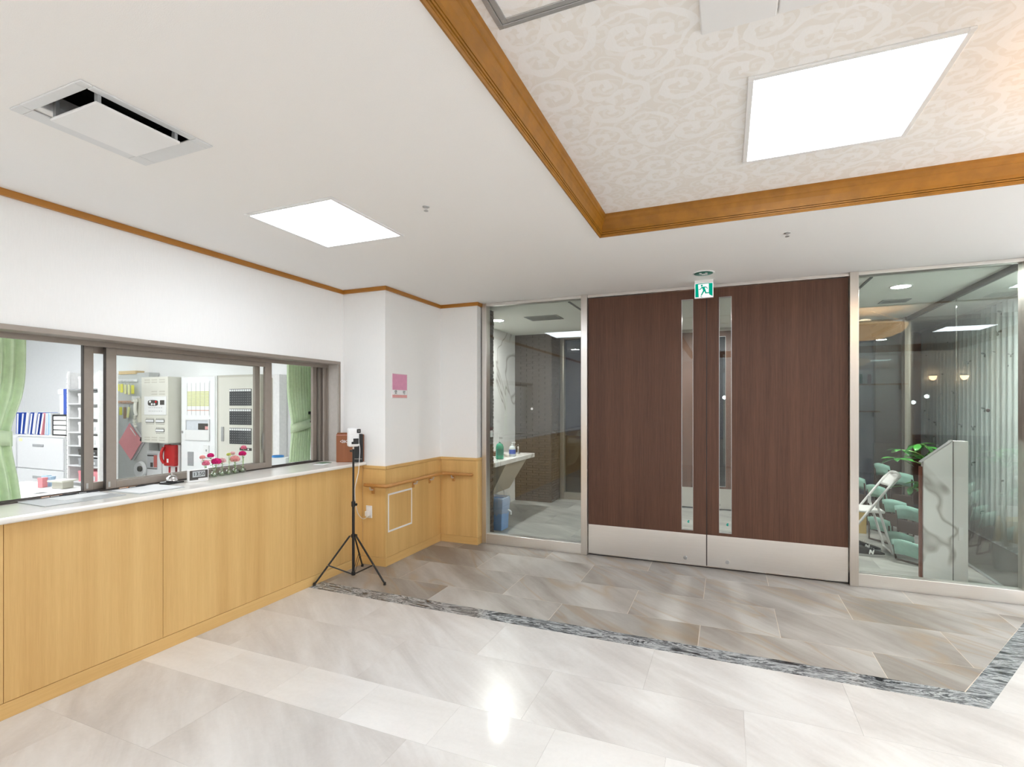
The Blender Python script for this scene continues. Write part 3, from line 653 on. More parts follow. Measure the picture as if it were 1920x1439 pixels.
def pen(c, rz, col, label, L=.135, z=None):
    p = thing('pen', label, 'pen', (*c, (z or TZ + .0105)), rz)
    MB().tube([(0, -L / 2, 0), (0, L / 2 - .03, 0)], .0042, 8).build('barrel', col, p, smooth=True); MB().tube([(0, L / 2 - .03, 0), (0, L / 2 - .01, 0), (0, L / 2, 0)], [.0045, .0035, .001], 8).build('tip', DARKM, p, smooth=True)
    MB().box(.003, .006, -L / 2, -L / 2 + .04, -.001, .002).build('clip', CHROME, p)
OR = plain('orange_wood_pen', (.62, .30, .14), .4); GRN = plain('green_pen', (.05, .3, .12), .4)
pen((-3.695, 1.76), .05, OR, 'wooden pen at the rear of the left writing pad'); pen((-3.680, 1.80), -.08, DARKM, 'black pen behind the form on the left pad'); pen((-3.675, 1.93), .0, DARKM, 'black pen at the right rear corner of the left pad', .12)
pen((-3.640, 2.15), -.03, OR, 'wooden pen at the rear of the pad below the bell', .14, TZ + .0105); pen((-3.632, 2.19), .05, DARKM, 'black pen behind the form below the bell', .12, TZ + .0105)
bl = thing('reception_bell', 'chrome desk bell on a black base between the pad and the clock', 'bell', (-3.615, 2.405, TZ), math.radians(10))
B(-.04, .04, -.065, .065, 0, .010).build('base', DARKM, bl, .003); B(-.055, -.03, -.045, .05, .010, .013).build('name_label', PAPER, bl)
MB().lathe([(.038, .018), (.040, .022), (.036, .038), (.026, .050), (.012, .057), (.002, .058)], n=28).build('dome', CHROME, bl, smooth=True)
MB().lathe([(.002, .010), (.034, .010), (.034, .016), (.002, .018)], n=24).build('striker_plate', DARKM, bl, smooth=True); MB().lathe([(.002, .057), (.003, .064), (.006, .066), (.005, .070), (.001, .071)], n=12).build('button', CHROME, bl, smooth=True)
ck = thing('digital_clock', 'small white digital clock with grey display beside the flower vases', 'clock', (-3.52, 2.53, TZ), math.radians(80))
B(-.069, .069, -.012, .014, 0, .090).build('case', WPLAS, ck, .004); B(-.062, .062, -.0135, -.011, .016, .084).build('front_plate', DGREYT, ck)
B(-.043, .043, -.0145, -.013, .036, .078).build('display', plain('lcd_grey', (.42, .45, .46), .3), ck); B(-.004, .06, -.0147, -.013, .014, .026).build('white_button_strip', WPLAS, ck)
text('13:50', .036, (0, -.0152, .056), RY, DARKM, ck, 'digits')
# flower vases
VG = glass_sheet('vase_glass', (.86, .93, .86), .14, 1.5); PETALS = {}
def petal(nm, c):
    if nm not in PETALS: PETALS[nm] = plain('petal_' + nm, c, .6, var=.15, scale=90)
    return PETALS[nm]
def flower(base, top, r, col, nm, label, rings=4, leafy=True):
    b, t_ = Vector(base), Vector(top); f = thing('flower', label, 'flower', b, group='cut flowers in the little vases'); d = t_ - b
    MB().tube([(0, 0, .004), d * .5 + Vector((.003, .002, 0)), d], .0017, 6).build('stem', LEAFD, f, smooth=True)
    m = MB(); pm = petal(nm, col)
    cc = d + Vector((0, 0, r * .30))
    for k in range(6):
        e = -.55 + 1.85 * k / 5; n = max(4, int(11 * math.cos(e)) + 1); rr = r * (1.0 if k % 2 else .92)
        for j in range(n):
            a = 2 * PI * j / n + k * .5 + R.uniform(-.15, .15); u = Vector((math.cos(a), math.sin(a), 0)); wd = Vector((-u.y, u.x, 0)) * r * .34; up = Vector((0, 0, 1))
            tip = cc + u * rr * math.cos(e) + up * rr * .78 * math.sin(e); nn = (u * math.cos(e) + up * math.sin(e)); tg = (up * math.cos(e) - u * math.sin(e)) * r * .30
            m.add([cc + (tip - cc) * .55 - tg, tip - wd - tg * .4, tip - wd * .5 + tg, tip + wd * .5 + tg, tip + wd - tg * .4], [(0, 1, 2), (0, 2, 3), (0, 3, 4)])
    bm_ = m.build('bloom', pm, f); so = bm_.modifiers.new('s', 'SOLIDIFY'); so.thickness = .0006
    if leafy:
        m = MB(); 
        for j in range(9):
            a = R.uniform(0, 6.28); u = Vector((math.cos(a), math.sin(a), .25)); w = Vector((-u.y, u.x, 0)) * .006; p = d * (.55 + .04 * j); m.add([p, p + u * .011 - w, p + u * .024, p + u * .011 + w], [(0, 1, 2), (0, 2, 3)])
        m.build('leaf', LEAF if nm != 'yellowish' else LEAFD, f)
    return f
PK, HOT, SAL, PAL = (.80, .22, .34), (.72, .02, .22), (.86, .42, .40), (.84, .55, .56)
vy = [2.665, 2.74, 2.815, 2.885, 2.955, 3.03]; ords = ['first', 'second', 'third', 'fourth', 'fifth', 'sixth']
for i, y in enumerate(vy):
    x = -3.62 - .012 * i
    v_ = thing('bottle_vase', 'little round glass bottle vase with water, %s from the clock' % ords[i], 'vase', (x, y, TZ), group='row of little glass vases')
    MB().lathe([(.016, 0), (.024, .006), (.028, .020), (.022, .034), (.010, .042), (.009, .052), (.012, .056)], n=20).build('glass_body', VG, v_, smooth=True)
    MB().lathe([(.002, .003), (.021, .006), (.024, .018), (.020, .026), (.002, .0262)], n=16).build('water', glass_sheet('water%d' % i, (.80, .88, .74), .05), v_, smooth=True)
fl_ = [(0, (-.01, -.02, .155), .017, SAL, 'salmon', 'tall salmon pink flower leaning left above the clock'), (0, (0, .0, .105), .022, PK, 'pink', 'round pink flower in the first vase beside the clock'),
       (1, (-.008, -.022, .160), .020, HOT, 'deeppink', 'tall crimson flower above the second vase'), (1, (.01, .012, .108), .029, HOT, 'magenta', 'large magenta flower in the second vase'),
       (2, (-.01, .01, .108), .024, PAL, 'palepink', 'pale pink flower in the third vase'), (3, (0, .0, .155), .014, (.62, .66, .16), 'yellowish', 'yellow green bud on a thick stem in the fourth vase'),
       (4, (0, -.005, .105), .031, SAL, 'peach', 'large peach pink flower in the fifth vase'), (4, (-.02, -.01, .158), .016, PAL, 'softpink', 'small pale flower high behind the peach bloom'),
       (5, (0, .0, .145), .024, HOT, 'rose', 'rose pink flower on the sixth vase, lower of two'), (5, (.0, .012, .196), .019, PK, 'coral', 'topmost coral pink flower above the sixth vase')]
for i, d, r, c, nm, l in fl_:
    r *= 1.18; b = (-3.62 - .012 * i, vy[i], TZ + .003); flower(b, (b[0] + d[0], b[1] + d[1], 1.0 + d[2]), r, c, nm, l)
# box and leaflets at the end
bx = thing('suggestion_box', 'reddish brown wooden box with white lettering at the end of the worktop', 'box', (-3.430, 3.972, TZ), math.radians(28))
BXW = wood('reddish_brown_wood', (.20, .065, .022), (.30, .10, .035), 'z', .4)
B(-.078, .078, -.03, .02, 0, .275).build('body', BXW, bx, .004); B(-.072, .072, -.026, .016, .275, .286).build('lid', BXW, bx, .004); B(-.078, .078, -.0315, -.0295, .262, .265).build('lid_line', SP2, bx)
m = text('◁BOX', .036, (.01, -.0318, .20), RY, PAPER, bx)
bk = thing('black_binder', 'black binder standing upright right of the brown wooden box', 'binder', (-3.312, 4.028, TZ), math.radians(20))
B(-.048, .048, -.028, -.003, 0, .275).build('cover', DARKM, bk, .010, seg=3); B(-.046, .05, -.003, .014, .004, .268).build('page_block', BXW, bk, .002); B(-.042, .042, -.0295, -.028, .030, .033).build('bottom_line', CLR, bk)
for c, rz, w, d, l, mm in (((-3.50, 3.74), .2, .14, .10, 'white leaflet lying left of the brown box', PAPER), ((-3.545, 3.81), -.1, .11, .09, 'green printed leaflet behind the white leaflet', plain('green_print', (.10, .18, .10), .5))):
    s_ = thing('leaflet', l, 'leaflet', (*c, TZ + (.003 if mm is not PAPER else 0)), rz, group='leaflets by the brown box'); B(-d / 2, d / 2, -w / 2, w / 2, 0, .002).build('sheet', mm, s_)

# ------------------------------------------------------------------ curtains of the office
def curtain(y0, y1, x, ztop, zbot, ztie, pinch, label, side, tie_w=.6):
    c_ = thing('green_curtain', label, 'curtain', (x, (y0 + y1) / 2, 0)); m = MB(); nu, nv = 72, 30; vs = []
    yc = (y0 + y1) / 2; w = y1 - y0
    for j in range(nv + 1):
        z = zbot + (ztop - zbot) * j / nv; k = abs(z - ztie); s_ = 1 - pinch * math.exp(-(k / (.16 if z > ztie else .5)) ** 2); off = side * pinch * w * .5 * math.exp(-(k / .25) ** 2)
        for i in range(nu + 1):
            u = i / nu; fold = math.sin(u * 2 * PI * 8.5 + .5 * math.sin(z * 3)) * .016 * (.5 + .5 * s_); vs.append((fold, (u - .5) * w * s_ + off, z))
    m.add(vs, [(j * (nu + 1) + i, j * (nu + 1) + i + 1, (j + 1) * (nu + 1) + i + 1, (j + 1) * (nu + 1) + i) for j in range(nv) for i in range(nu)])
    o = m.build('cloth', CURT, c_, smooth=True); so = o.modifiers.new('s', 'SOLIDIFY'); so.thickness = .003
    wv = w * (1 - pinch) / 2 + .01; oy = side * pinch * w * .5; m = MB(); n = 24; vs = []
    for dz in (-.045, .045):
        for i in range(n): a = 2 * PI * i / n; vs.append((.034 * math.cos(a), oy + wv * math.sin(a), ztie + dz + .03 * side * math.sin(a)))
    m.add(vs, [(i, (i + 1) % n, (i + 1) % n + n, i + n) for i in range(n)]); o = m.build('tieback', CURT, c_, smooth=True); so = o.modifiers.new('s', 'SOLIDIFY'); so.thickness = .003
    B(-.012, .012, -w / 2 - .05, w / 2 + .05, ztop, ztop + .02).build('curtain_rail', WPLAS, c_); return c_
curtain(1.28, 1.74, -3.96, 1.985, .93, 1.38, .16, 'green curtain tied back at the left end of the reception window', -1)
curtain(3.79, 4.10, -3.99, 1.985, .985, 1.35, .18, 'green curtain tied back at the right end of the reception window', 1)
hk = thing('tieback_hook', 'small black curtain hook beside the right green curtain', 'hook', (-3.93, 4.035, 1.43)); MB().tube([(0, 0, -.05), (.01, 0, -.03), (.005, 0, .04), (-.01, 0, .05)], .006, 8).build('hook', DARKM, hk, smooth=True); B(-.02, 0, -.01, .01, .03, .06).build('base', DARKM, hk)

# ------------------------------------------------------------------ office room
ox0, ox1, oy0, oy1 = -10.6, -3.72, -1.2, 4.62
struct(B(ox0, ox1, oy0, oy1, -.1, -.005).build('floor_office', plain('office_floor', (.55, .55, .54), .5)), 'light office floor behind the counter', 'floor')
struct(B(ox0 - .1, ox1, oy0, oy1 + .1, 2.7, 2.8).build('ceiling_office', OFFW), 'white office ceiling behind the reception window', 'ceiling')
struct(B(ox0 - .1, -3.9, oy1, oy1 + .1, -.1, 2.75).build('wall_office_back', OFFW), 'white far wall of the office', 'wall')
struct(B(ox0 - .1, ox0, oy0, oy1, -.1, 2.75).build('wall_office_left', OFFW), 'white left wall of the office', 'wall')
struct(B(ox0, ox1, oy0 - .1, oy0, -.1, 2.75).build('wall_office_front', OFFW), 'white near wall of the office', 'wall')
for x, y, l in ((-8.6, 2.7, 'lit ceiling panel over the filing cabinet in the office'), (-6.2, 2.9, 'lit ceiling panel over the white lockers in the office'), (-5.0, 1.0, 'lit ceiling panel nearest the reception window in the office'), (-7.6, .6, 'lit ceiling panel in the middle of the office')): light_panel(x - .33, x + .33, y - .33, y + .33, 2.7, l, e=OFF_E)
# desk behind the window
dk = thing('office_desk', 'white desk top behind the left opening of the reception window', 'desk', (-4.6, .6, 0))
B(-.7, .7, -1.4, 1.75, .905, .93).build('desk_top', WHITE, dk, .004)
for x in (-.55, .55):
    for y in (-1.3, 1.65): B(x - .02, x + .02, y - .02, y + .02, 0, .905).build('leg', LGREY, dk)
DZ = .931
dk = thing('office_desk', 'narrow white side desk below the right green curtain', 'desk', (-4.3, 3.85, 0))
B(-.36, .36, -.55, .6, .905, .93).build('desk_top', WHITE, dk, .004)
for x in (-.32, .32):
    for y in (-.5, .55): B(x - .02, x + .02, y - .02, y + .02, 0, .905).build('leg', LGREY, dk)
for i, (c, w, d, rz, l) in enumerate([((-4.35, 1.95), .3, .21, .3, 'white paper sheet on the office desk beside the left curtain'), ((-4.55, 2.05), .28, .2, -.4, 'white paper sheet on the office desk behind the left opening'), ((-4.25, 1.72), .28, .2, .1, 'white paper sheet on the office desk at the curtain hem')]): sheet(c, w, d, rz, l, DZ)
for (x, y), c, mm, l in (((-4.78, 2.20), 0, PINKF, 'small pink card box on the office desk'), ((-4.80, 2.26), 0, LBLUE, 'small pale blue card box on the office desk'), ((-4.90, 2.28), 0, LBLUE, 'second pale blue card box beside the shelf foot')):
    s_ = thing('card_box', l, 'box', (x, y, DZ), .3, group='card boxes on the office desk'); B(-.02, .02, -.02, .02, 0, .07).build('box', mm, s_, .002); B(-.021, .021, -.021, .021, .06, .073).build('lid', mm, s_)
tr_ = thing('tape_tray', 'small cream tray on the office desk in front of the shelf', 'tray', (-4.60, 2.24, DZ), .2); B(-.07, .07, -.06, .06, .05, .062).build('top', CREAM, tr_, .003); B(-.05, .05, -.04, .04, 0, .05).build('base', CREAMD, tr_, .003)
tb = thing('tissue_box', 'white box with blue tape roll on top behind the window sash', 'box', (-4.32, 3.98, DZ), .4); B(-.11, .11, -.06, .06, 0, .08).build('box', PAPER, tb, .004); o = MB().lathe([(.05, 0), (.06, 0), (.06, .018), (.05, .018)], (0, 0, .081), 20).build('blue_ring', plain('sky_blue', (.05, .28, .70), .4), tb, smooth=True)
nt = thing('notebook', 'grey notebook lying on the desk before the right curtain', 'notebook', (-4.2, 4.25, DZ), .5); B(-.1, .1, -.07, .07, 0, .03).build('cover', GREYP, nt, .003); B(-.098, .098, -.068, .072, .006, .024).build('pages', PAPER, nt)
pa = thing('paper_pile', 'stack of white papers on the desk in front of the cream cabinet', 'papers', (-4.45, 3.62, DZ), .1)
for k in range(5): B(-.15 + .004 * k, .15 + .003 * (k % 2), -.11 - .003 * k, .11, .008 * k, .008 * k + .006).build('sheet_bundle', PAPER if k % 2 else LGREY, pa)

# filing cabinets with binders
fc = thing('filing_cabinet', 'white lateral filing cabinet with two visible drawers under the binders', 'cabinet', (-8.53, 3.9, 0))
B(-.56, .56, .012, .46, 0, 1.13).build('body', LGREY, fc, .003); B(-.57, .57, 0, .47, 1.13, 1.15).build('top', WHITE, fc, .003)
for z0, z1 in ((.70, 1.12), (.36, .69), (.02, .35)):
    d_ = B(-.55, .545, -.008, .012, z0, z1 - .006).build('drawer', LGREY, fc, .004); B(-.16, .10, -.014, -.008, z1 - .125, z1 - .09).build('handle', GREYP, d_, .003)
MB().box(-.50, -.42, -.0095, -.008, 1.06, 1.10).build('yellow_label', plain('pale_yellow', (.80, .80, .45), .6), fc)
f2 = thing('filing_cabinet', 'white filing cabinet partly hidden behind the left green curtain', 'cabinet', (-9.66, 3.9, 0)); B(-.55, .55, .012, .46, 0, 1.14).build('body', LGREY, f2, .003)
for z0, z1 in ((.70, 1.12), (.36, .69), (.02, .35)):
    d_ = B(-.54, .54, -.008, .012, z0, z1 - .006).build('drawer', LGREY, f2, .004); B(-.13, .13, -.014, -.008, z1 - .125, z1 - .09).build('handle', GREYP, d_, .003)
BZ = 1.1505
bind = [(-9.20, BLUEF, .05, 'blue binder leaning at the left end of the row'), (-9.10, BLUEF, .16, 'wide blue binder with white spine leaning right, second in the row'), (-8.99, PAPER, .2, 'white binder leaning right, third in the row'), (-8.90, BLUEF, .22, 'blue and white binder in the middle of the row'),
        (-8.80, PAPER, .22, 'white folder wedge before the last blue binder'), (-8.72, BLUEF, .23, 'last blue binder, left of the pink folder')]
for i, (x, mm, tl, l) in enumerate(bind):
    b_ = thing('binder', l, 'binder', (x, 3.93, BZ + .056 * math.sin(tl)), group='binders on the filing cabinet', rot=(0, tl, 0)); w = .055
    m = MB().box(0, .003, 0, .22, .0, .30).box(w - .003, w, 0, .22, .0, .30).box(0, w, .217, .22, 0, .30); m.build('cover', mm, b_, .001); B(.004, w - .004, .006, .215, .004, .285).build('pages', PAPER, b_)
for x, mm, tl, w, l in ((-8.62, PINKF, .26, .045, 'pink folder leaning right between blue binders and pale folders'), (-8.50, LBLUE, .10, .03, 'pale blue clear folder right of the pink one'), (-8.45, LBLUE, .04, .03, 'upright pale blue clear folder'), (-8.40, PAPER, 0, .05, 'white file box left of the letter trays')):
    b_ = thing('folder', l, 'folder', (x, 3.93, BZ + (w + .001) * math.sin(tl)), group='folders on the filing cabinet', rot=(0, tl, 0)); B(0, w, 0, .22, .0, .30).build('cover', mm, b_, .008); B(.006, w - .006, -.001, .1, .01, .292).build('pages', PAPER if mm is not PAPER else LBLUE, b_)
lt = thing('letter_tray', 'black framed letter tray stack with white drawers on the cabinet', 'letter tray', (-8.14, 3.93, BZ)); m = MB().box(-.17, -.155, 0, .3, 0, .28).box(.155, .17, 0, .3, 0, .28).box(-.17, .17, 0, .3, 0, .01).box(-.17, .17, 0, .3, .27, .28).box(-.17, .17, .29, .3, 0, .28)
m.build('frame', DARKM, lt)
for k in range(4): B(-.135, .15, -.006, .28, .018 + k * .063, .07 + k * .063).build('drawer', WPLAS, lt, .004)
bf = thing('lever_arch_file', 'tall blue and white file box standing on the letter trays', 'binder', (-8.1, 3.95, BZ + .2805)); B(0, .12, 0, .2, 0, .34).build('blue_box', BLUEF, bf, .004); B(-.10, -.004, .01, .2, 0, .335).build('white_box', PAPER, bf, .003); B(-.12, .0, -.001, .01, .27, .335).build('label', LGREY, bf)
# storage shelf
sh = thing('storage_shelf', 'narrow white steel shelf with slotted posts behind the bronze window stile', 'shelf', (-7.385, 3.8, 0))
for x in (-.335, .307):
    for y in (0, .19): B(x, x + .028, y, y + .025, 0, 1.98).build('post', WHITE, sh, .002)
B(.336, .342, .004, .21, 0, 1.97).build('side_panel', WHITE, sh); B(-.34, -.336, .004, .21, 0, 1.97).build('side_panel', WHITE, sh); B(-.32, .32, .216, .222, 0, 1.97).build('back_panel', WHITE, sh)
sz = [.42, .60, .80, .93, 1.05, 1.22, 1.40, 1.58, 1.76]
for z in sz: B(-.305, .305, .002, .21, z - .014, z).build('shelf_board', GREYP if z > 1.7 else LGREY, sh)
m = MB(); [m.box(-.329, -.321, -.001, 0, z_, z_ + .012) for z_ in [.5 + .06 * k for k in range(24)]]; m.build('slots', GREYP, sh)
col_ = [(.60, .13, PINKF, 'pink stacked papers on a low shelf'), (.80, .09, GREYP, 'grey letter box on a low shelf'), (.93, .07, DGREYT, 'dark device on the shelf below the white boxes'), (1.05, .12, WHITE, 'white carton on the fifth shelf from the bottom'), (1.22, .12, WHITE, 'white carton two shelves below the dark top shelf'), (1.40, .12, WHITE, 'white carton below the upper white carton'), (1.58, .12, WHITE, 'white carton just below the top shelf'), (1.76, .15, PAPER, 'large white archive box on the top shelf')]
for i, (z, h, mm, l) in enumerate(col_):
    b_ = thing('storage_box', l, 'box', (-7.385, 3.82, z + .0005), group='boxes in the office shelf'); B(-.12, .28, 0, .17, 0, h).build('carton', mm, b_, .003); B(-.123, .283, -.004, .173, h - .03, h + .004).build('lid', mm, b_, .002); B(.16, .23, -.006, -.004, .02, h * .6).build('label', LGREY if mm is not DGREYT else GREYP, b_)

# grey key board
kb = thing('key_board', 'grey metal board with key hooks on the office wall', 'board', (-7.72, 4.48, 0))
B(-.56, .52, 0, .13, .2, 2.0).build('board', plain('board_grey', (.56, .58, .57), .5), kb, .003); B(-.1, .26, -.02, .1, 1.985, 2.03).build('box_on_top', plain('tan_card', (.66, .48, .24), .7), kb)
for z, x0, x1, mm in ((1.895, -.50, .30, LGREY), (1.60, -.53, .22, plain('pale_wood_rail', (.62, .36, .24), .5))):
    r_ = B(x0, x1, -.02, 0, z - .018, z + .018).build('hook_rail', mm, kb, .002); m = MB()
    k = x0 + .04
    while k < x1 - .02: m.tube([(k, -.02, z), (k, -.045, z - .012), (k, -.04, z + .004)], .003, 5); k += .075
    m.build('hook', SILV, r_)
B(-.29, -.17, -.04, 0, 1.20, 1.28).build('switch_box', WPLAS, kb, .004); B(.2, .33, -.03, 0, 1.60, 1.68).build('small_white_box', WPLAS, kb, .003)
def key(x, z, col, label, L=.11, w=.032, tilt=0):
    k = thing('key_tag', label, 'key tag', (x, 4.435, z), group='key tags on the hook rails', rot=(0, tilt, 0)); B(-w, w, -.004, .004, -L - .03, -.03).build('tag', col, k, .008); MB().tube([(0, 0, 0), (.008, 0, -.015), (0, 0, -.032)], .003, 5).build('ring', SILV, k)
YP = plain('pale_yellow_tag', (.80, .80, .36), .4)
for x, z, c, l, L in ((-7.90, 1.86, YELT, 'bright yellow key tag at the left end of the upper rail', .13), (-7.79, 1.88, YELT, 'second yellow key tag on the upper rail', .10), (-7.71, 1.88, YELT, 'widest yellow key tag on the upper rail', .12), (-7.63, 1.87, YP, 'pale yellow key tag right of the widest one', .13), (-7.55, 1.87, YP, 'pale yellow long key tag on the upper rail', .14), (-7.47, 1.86, YELT, 'rightmost yellow key tag on the upper rail', .12),
                      (-8.16, 1.57, YELT, 'yellow key tag left of the window stile on the lower rail', .14), (-7.89, 1.56, YP, 'pale key tag at the left of the lower rail', .13), (-7.73, 1.56, YELT, 'yellow key tag in the middle of the lower rail', .11), (-7.64, 1.56, plain('brass_brown', (.30, .2, .12), .4), 'brown leather key tag on the lower rail', .16), (-7.54, 1.56, YP, 'slanting yellow green key strap on the lower rail', .15)): key(x, z, c, l, L, .024 if c is YP else .03, .25 if 'slant' in l else 0)
for (dx, a, mm, l, yy) in ((-.03, -.80, LBLUE, 'pale blue clear file hanging tilted behind the pink one', 4.455), (0, -.78, PINKF, 'large pink clear file hanging tilted on the key board', 4.44), (.02, -.70, PAPER, 'white sheet peeping out below the pink file', 4.468)):
    f_ = thing('hanging_file', l, 'file', (-7.52 + dx, yy, 1.10), group='files hanging on the key board', rot=(0, -a if False else .72 + dx, 0)); B(-.16, .20, -.003, .003, -.22, .14).build('cover', mm, f_); B(-.1, .06, -.0045, -.003, .10, .115).build('title_strip', PAPER if mm is not PAPER else LGREY, f_)
    MB().box(.16, .19, -.008, .008, .12, .16).build('clip', DARKM, f_)
# broadcast control cabinet with handset
cc = thing('control_cabinet', 'cream wall cabinet with handset, round switches and vent slots', 'control cabinet', (-6.80, 4.3, 1.07))
B(-.265, .262, 0, .175, 0, .85).build('housing', CREAM, cc, .004)
m = MB()
for x0 in (-.20, -.06, .09):
    for z0 in (.775, .805, .03, .06): m.box(x0, x0 + .11, -.0015, 0, z0, z0 + .014)
for x0 in (-.06, .09):
    for z0 in (.62, .655): m.box(x0, x0 + .11, -.0015, 0, z0, z0 + .014)
m.build('vent_slots', CREAMD, cc); B(-.20, .235, -.006, 0, .36, .60).build('control_panel', WPLAS, cc, .003)
m = MB(); m.poly([(.10 * math.cos(a) * (1 if abs(math.cos(a)) < .9 else 1), .038 * (1 if math.sin(a) > 0 else -1) * abs(math.sin(a)) ** .4) for a in [k * PI / 12 + .01 for k in range(24)]], (-.02, -.0065, .515), (1, 0, 0), (0, 0, 1), .003); o = m.build('switch_plate', DGREYT, cc)
for x, z, mm in ((-.07, .53, WPLAS), (.045, .53, RED), (-.035, .497, WPLAS), (.015, .497, WPLAS)): MB().lathe([(.001, -.017), (.014, -.016), (.016, -.009), (.001, -.009)], (x, 0, z), 12, 'y').build('round_button', mm, o)
B(.12, .2, -.009, -.005, .49, .55).build('meter', DGREYT, cc); m = MB()
for z in (.45, .405):
    for k in range(8): m.box(-.1 + k * .035, -.093 + k * .035, -.008, -.005, z, z + .008)
for xx, zz in ((-.09, .28), (.11, .28), (.11, .16)):
    for k in range(6):
        for q in (.03, -.04): m.box(xx - .07 + k * .028, xx - .063 + k * .028, -.003, 0, zz + q, zz + q + .008)
m.build('indicator_dots', DGREYT, cc)
for xx, zz in ((-.09, .28), (.11, .28), (.11, .16)):
    o = B(xx - .085, xx + .085, -.004, 0, zz - .018, zz + .022).build('meter_window', DGREYT, cc, .001); B(xx - .078, xx + .078, -.006, -.003, zz - .010, zz + .015).build('meter_glass', LBLUE if False else PAPER, o)
hs = B(-.32, -.265, -.03, .05, .26, .58).build('handset_cradle', CREAMD, cc, .004)
MB().tube(spline([(-.29, -.05, .56), (-.275, -.07, .50), (-.28, -.07, .42), (-.29, -.05, .36)]), .02, 10).lathe([(.01, 0), (.035, .0), (.035, .03), (.01, .03)], (-.285, -.07, .53), 12).build('handset', CREAM, cc, smooth=True)
m = MB(); cp_ = [(-.30 - .03 * math.sin(t_ * .5) + .012 * math.cos(t_ * 6), -.05 + .012 * math.sin(t_ * 6), .36 - .045 * t_ * .5) for t_ in [k * .12 for k in range(60)]]; m.tube(cp_, .008, 6).build('coiled_cord', CREAM, cc, smooth=True)
# boxes below
gb = thing('alarm_box', 'small grey wall box with a red and dark display below the control cabinet', 'alarm box', (-7.05, 4.44, .45)); B(-.13, .155, 0, .05, 0, .50).build('housing', LGREY, gb, .003); B(-.12, .09, -.003, 0, .25, .46).build('display_panel', plain('pale_panel', (.5, .52, .54), .4), gb); B(.02, .085, -.006, -.003, .28, .44).build('red_panel', plain('dull_red', (.55, .14, .12), .4), gb); m = MB().box(-.115, .08, -.005, -.003, .425, .44).box(-.115, .08, -.005, -.003, .255, .265).box(-.05, .0, -.005, -.003, .28, .34); m.build('dark_marks', DGREYT, gb)
B(.16, .16 + .12, .02, .05, 0, .62).build('side_duct', LGREY, gb, .002)
fn = thing('small_fan', 'small white round device with black hub beside the alarm box', 'device', (-7.33, 4.44, .68)); MB().lathe([(.01, -.02), (.10, -.015), (.115, .02), (.01, .03)], ax='y', n=24).build('round_body', LGREY, fn, smooth=True); MB().lathe([(.01, -.05), (.035, -.045), (.04, -.02), (.01, -.015)], (.05, 0, .02), 12, 'y').build('hub', DGREYT, fn, smooth=True)
rp = thing('emergency_telephone', 'red emergency telephone on a white plate below the control cabinet', 'telephone', (-6.665, 4.44, .78)); B(-.11, .115, .01, .04, -.22, .26).build('back_plate', WPLAS, rp, .004); B(-.10, .105, -.05, .01, -.015, .262).build('housing', RED, rp, .014, seg=3)
MB().tube(spline([(-.075, -.06, .23), (-.085, -.085, .16), (-.085, -.085, .08), (-.075, -.06, .02)]), .018, 10).build('handset', RED, rp, smooth=True); B(-.03, .0, -.054, -.05, .03, .08).build('white_label', PAPER, rp); B(-.075, -.05, 0, .01, -.13, -.03).build('dark_knob', RED, rp); B(.055, .08, 0, .01, -.11, -.03).build('dark_knob', plain('dark_red', (.2, .02, .02), .4), rp)
# white locker with chart
wl_ = thing('white_locker', 'tall white locker door with yellow chart between cream cabinet and control cabinet', 'locker', (-6.17, 4.45, 0)); B(-.33, .325, 0, .165, 0, 1.925).build('body', WHITE, wl_, .003); B(-.325, .30, -.008, 0, .02, 1.915).build('door', PAPER, wl_, .003)
ch = B(-.22, .21, -.011, -.008, 1.41, 1.86).build('chart_sheet', PAPER, wl_)
CHY = plain('chart_yellow', (.66, .68, .30), .6); CHP = plain('chart_peach', (.74, .42, .34), .6); m = MB()
for k in range(10): m.box(-.205, .195, -.0125, -.011, 1.545 + k * .019, 1.559 + k * .019)
m.build('yellow_rows', CHY, ch); B(-.205, .195, -.0125, -.011, 1.485, 1.495).build('peach_row', CHP, ch); m = MB()
for k in range(6): m.box(-.207 + k * .081, -.204 + k * .081, -.0135, -.0125, 1.43, 1.84)
m.build('grid_lines', GREYP, ch)
o = slab((-.235, .21), (1.11, 1.38), [(-.22, .195, 1.24, 1.365)], 0, .012); o.v = [(a, -.012 - c, b) for a, b, c in o.v]; o = o.build('notice_holder', WPLAS, wl_, .001)
B(-.22, .195, -.011, -.009, 1.24, 1.365).build('notice_back', plain('bluish_paper', (.66, .69, .74), .6), wl_); B(.0, .195, -.014, -.011, 1.245, 1.325).build('dark_notice', DGREYT, wl_); B(.13, .19, -.016, -.014, 1.25, 1.29).build('red_mark', SP2, wl_)
MB().lathe([(.001, -.03), (.014, -.028), (.016, -.008), (.001, -.008)], (-.3, 0, 1.21), 12, 'y').build('lock', SILV, wl_, smooth=True)
o = B(.03, .28, -.012, -.008, .83, .925).build('small_notice', WPLAS, wl_); MB().box(.10, .25, -.014, -.012, .888, .900).build('dark_text_line', GREYP, o); MB().box(.06, .24, -.014, -.012, .855, .867).build('red_text_line', SP2, o)
B(-.20, -.09, -.012, -.008, .78, .96).build('grey_notice', GREYP, wl_); o = B(.10, .2, -.02, -.008, .955, 1.05).build('switch_plate', WPLAS, wl_, .003); B(.15, .17, -.024, -.02, .975, 1.0).build('switch', GREYP, o)
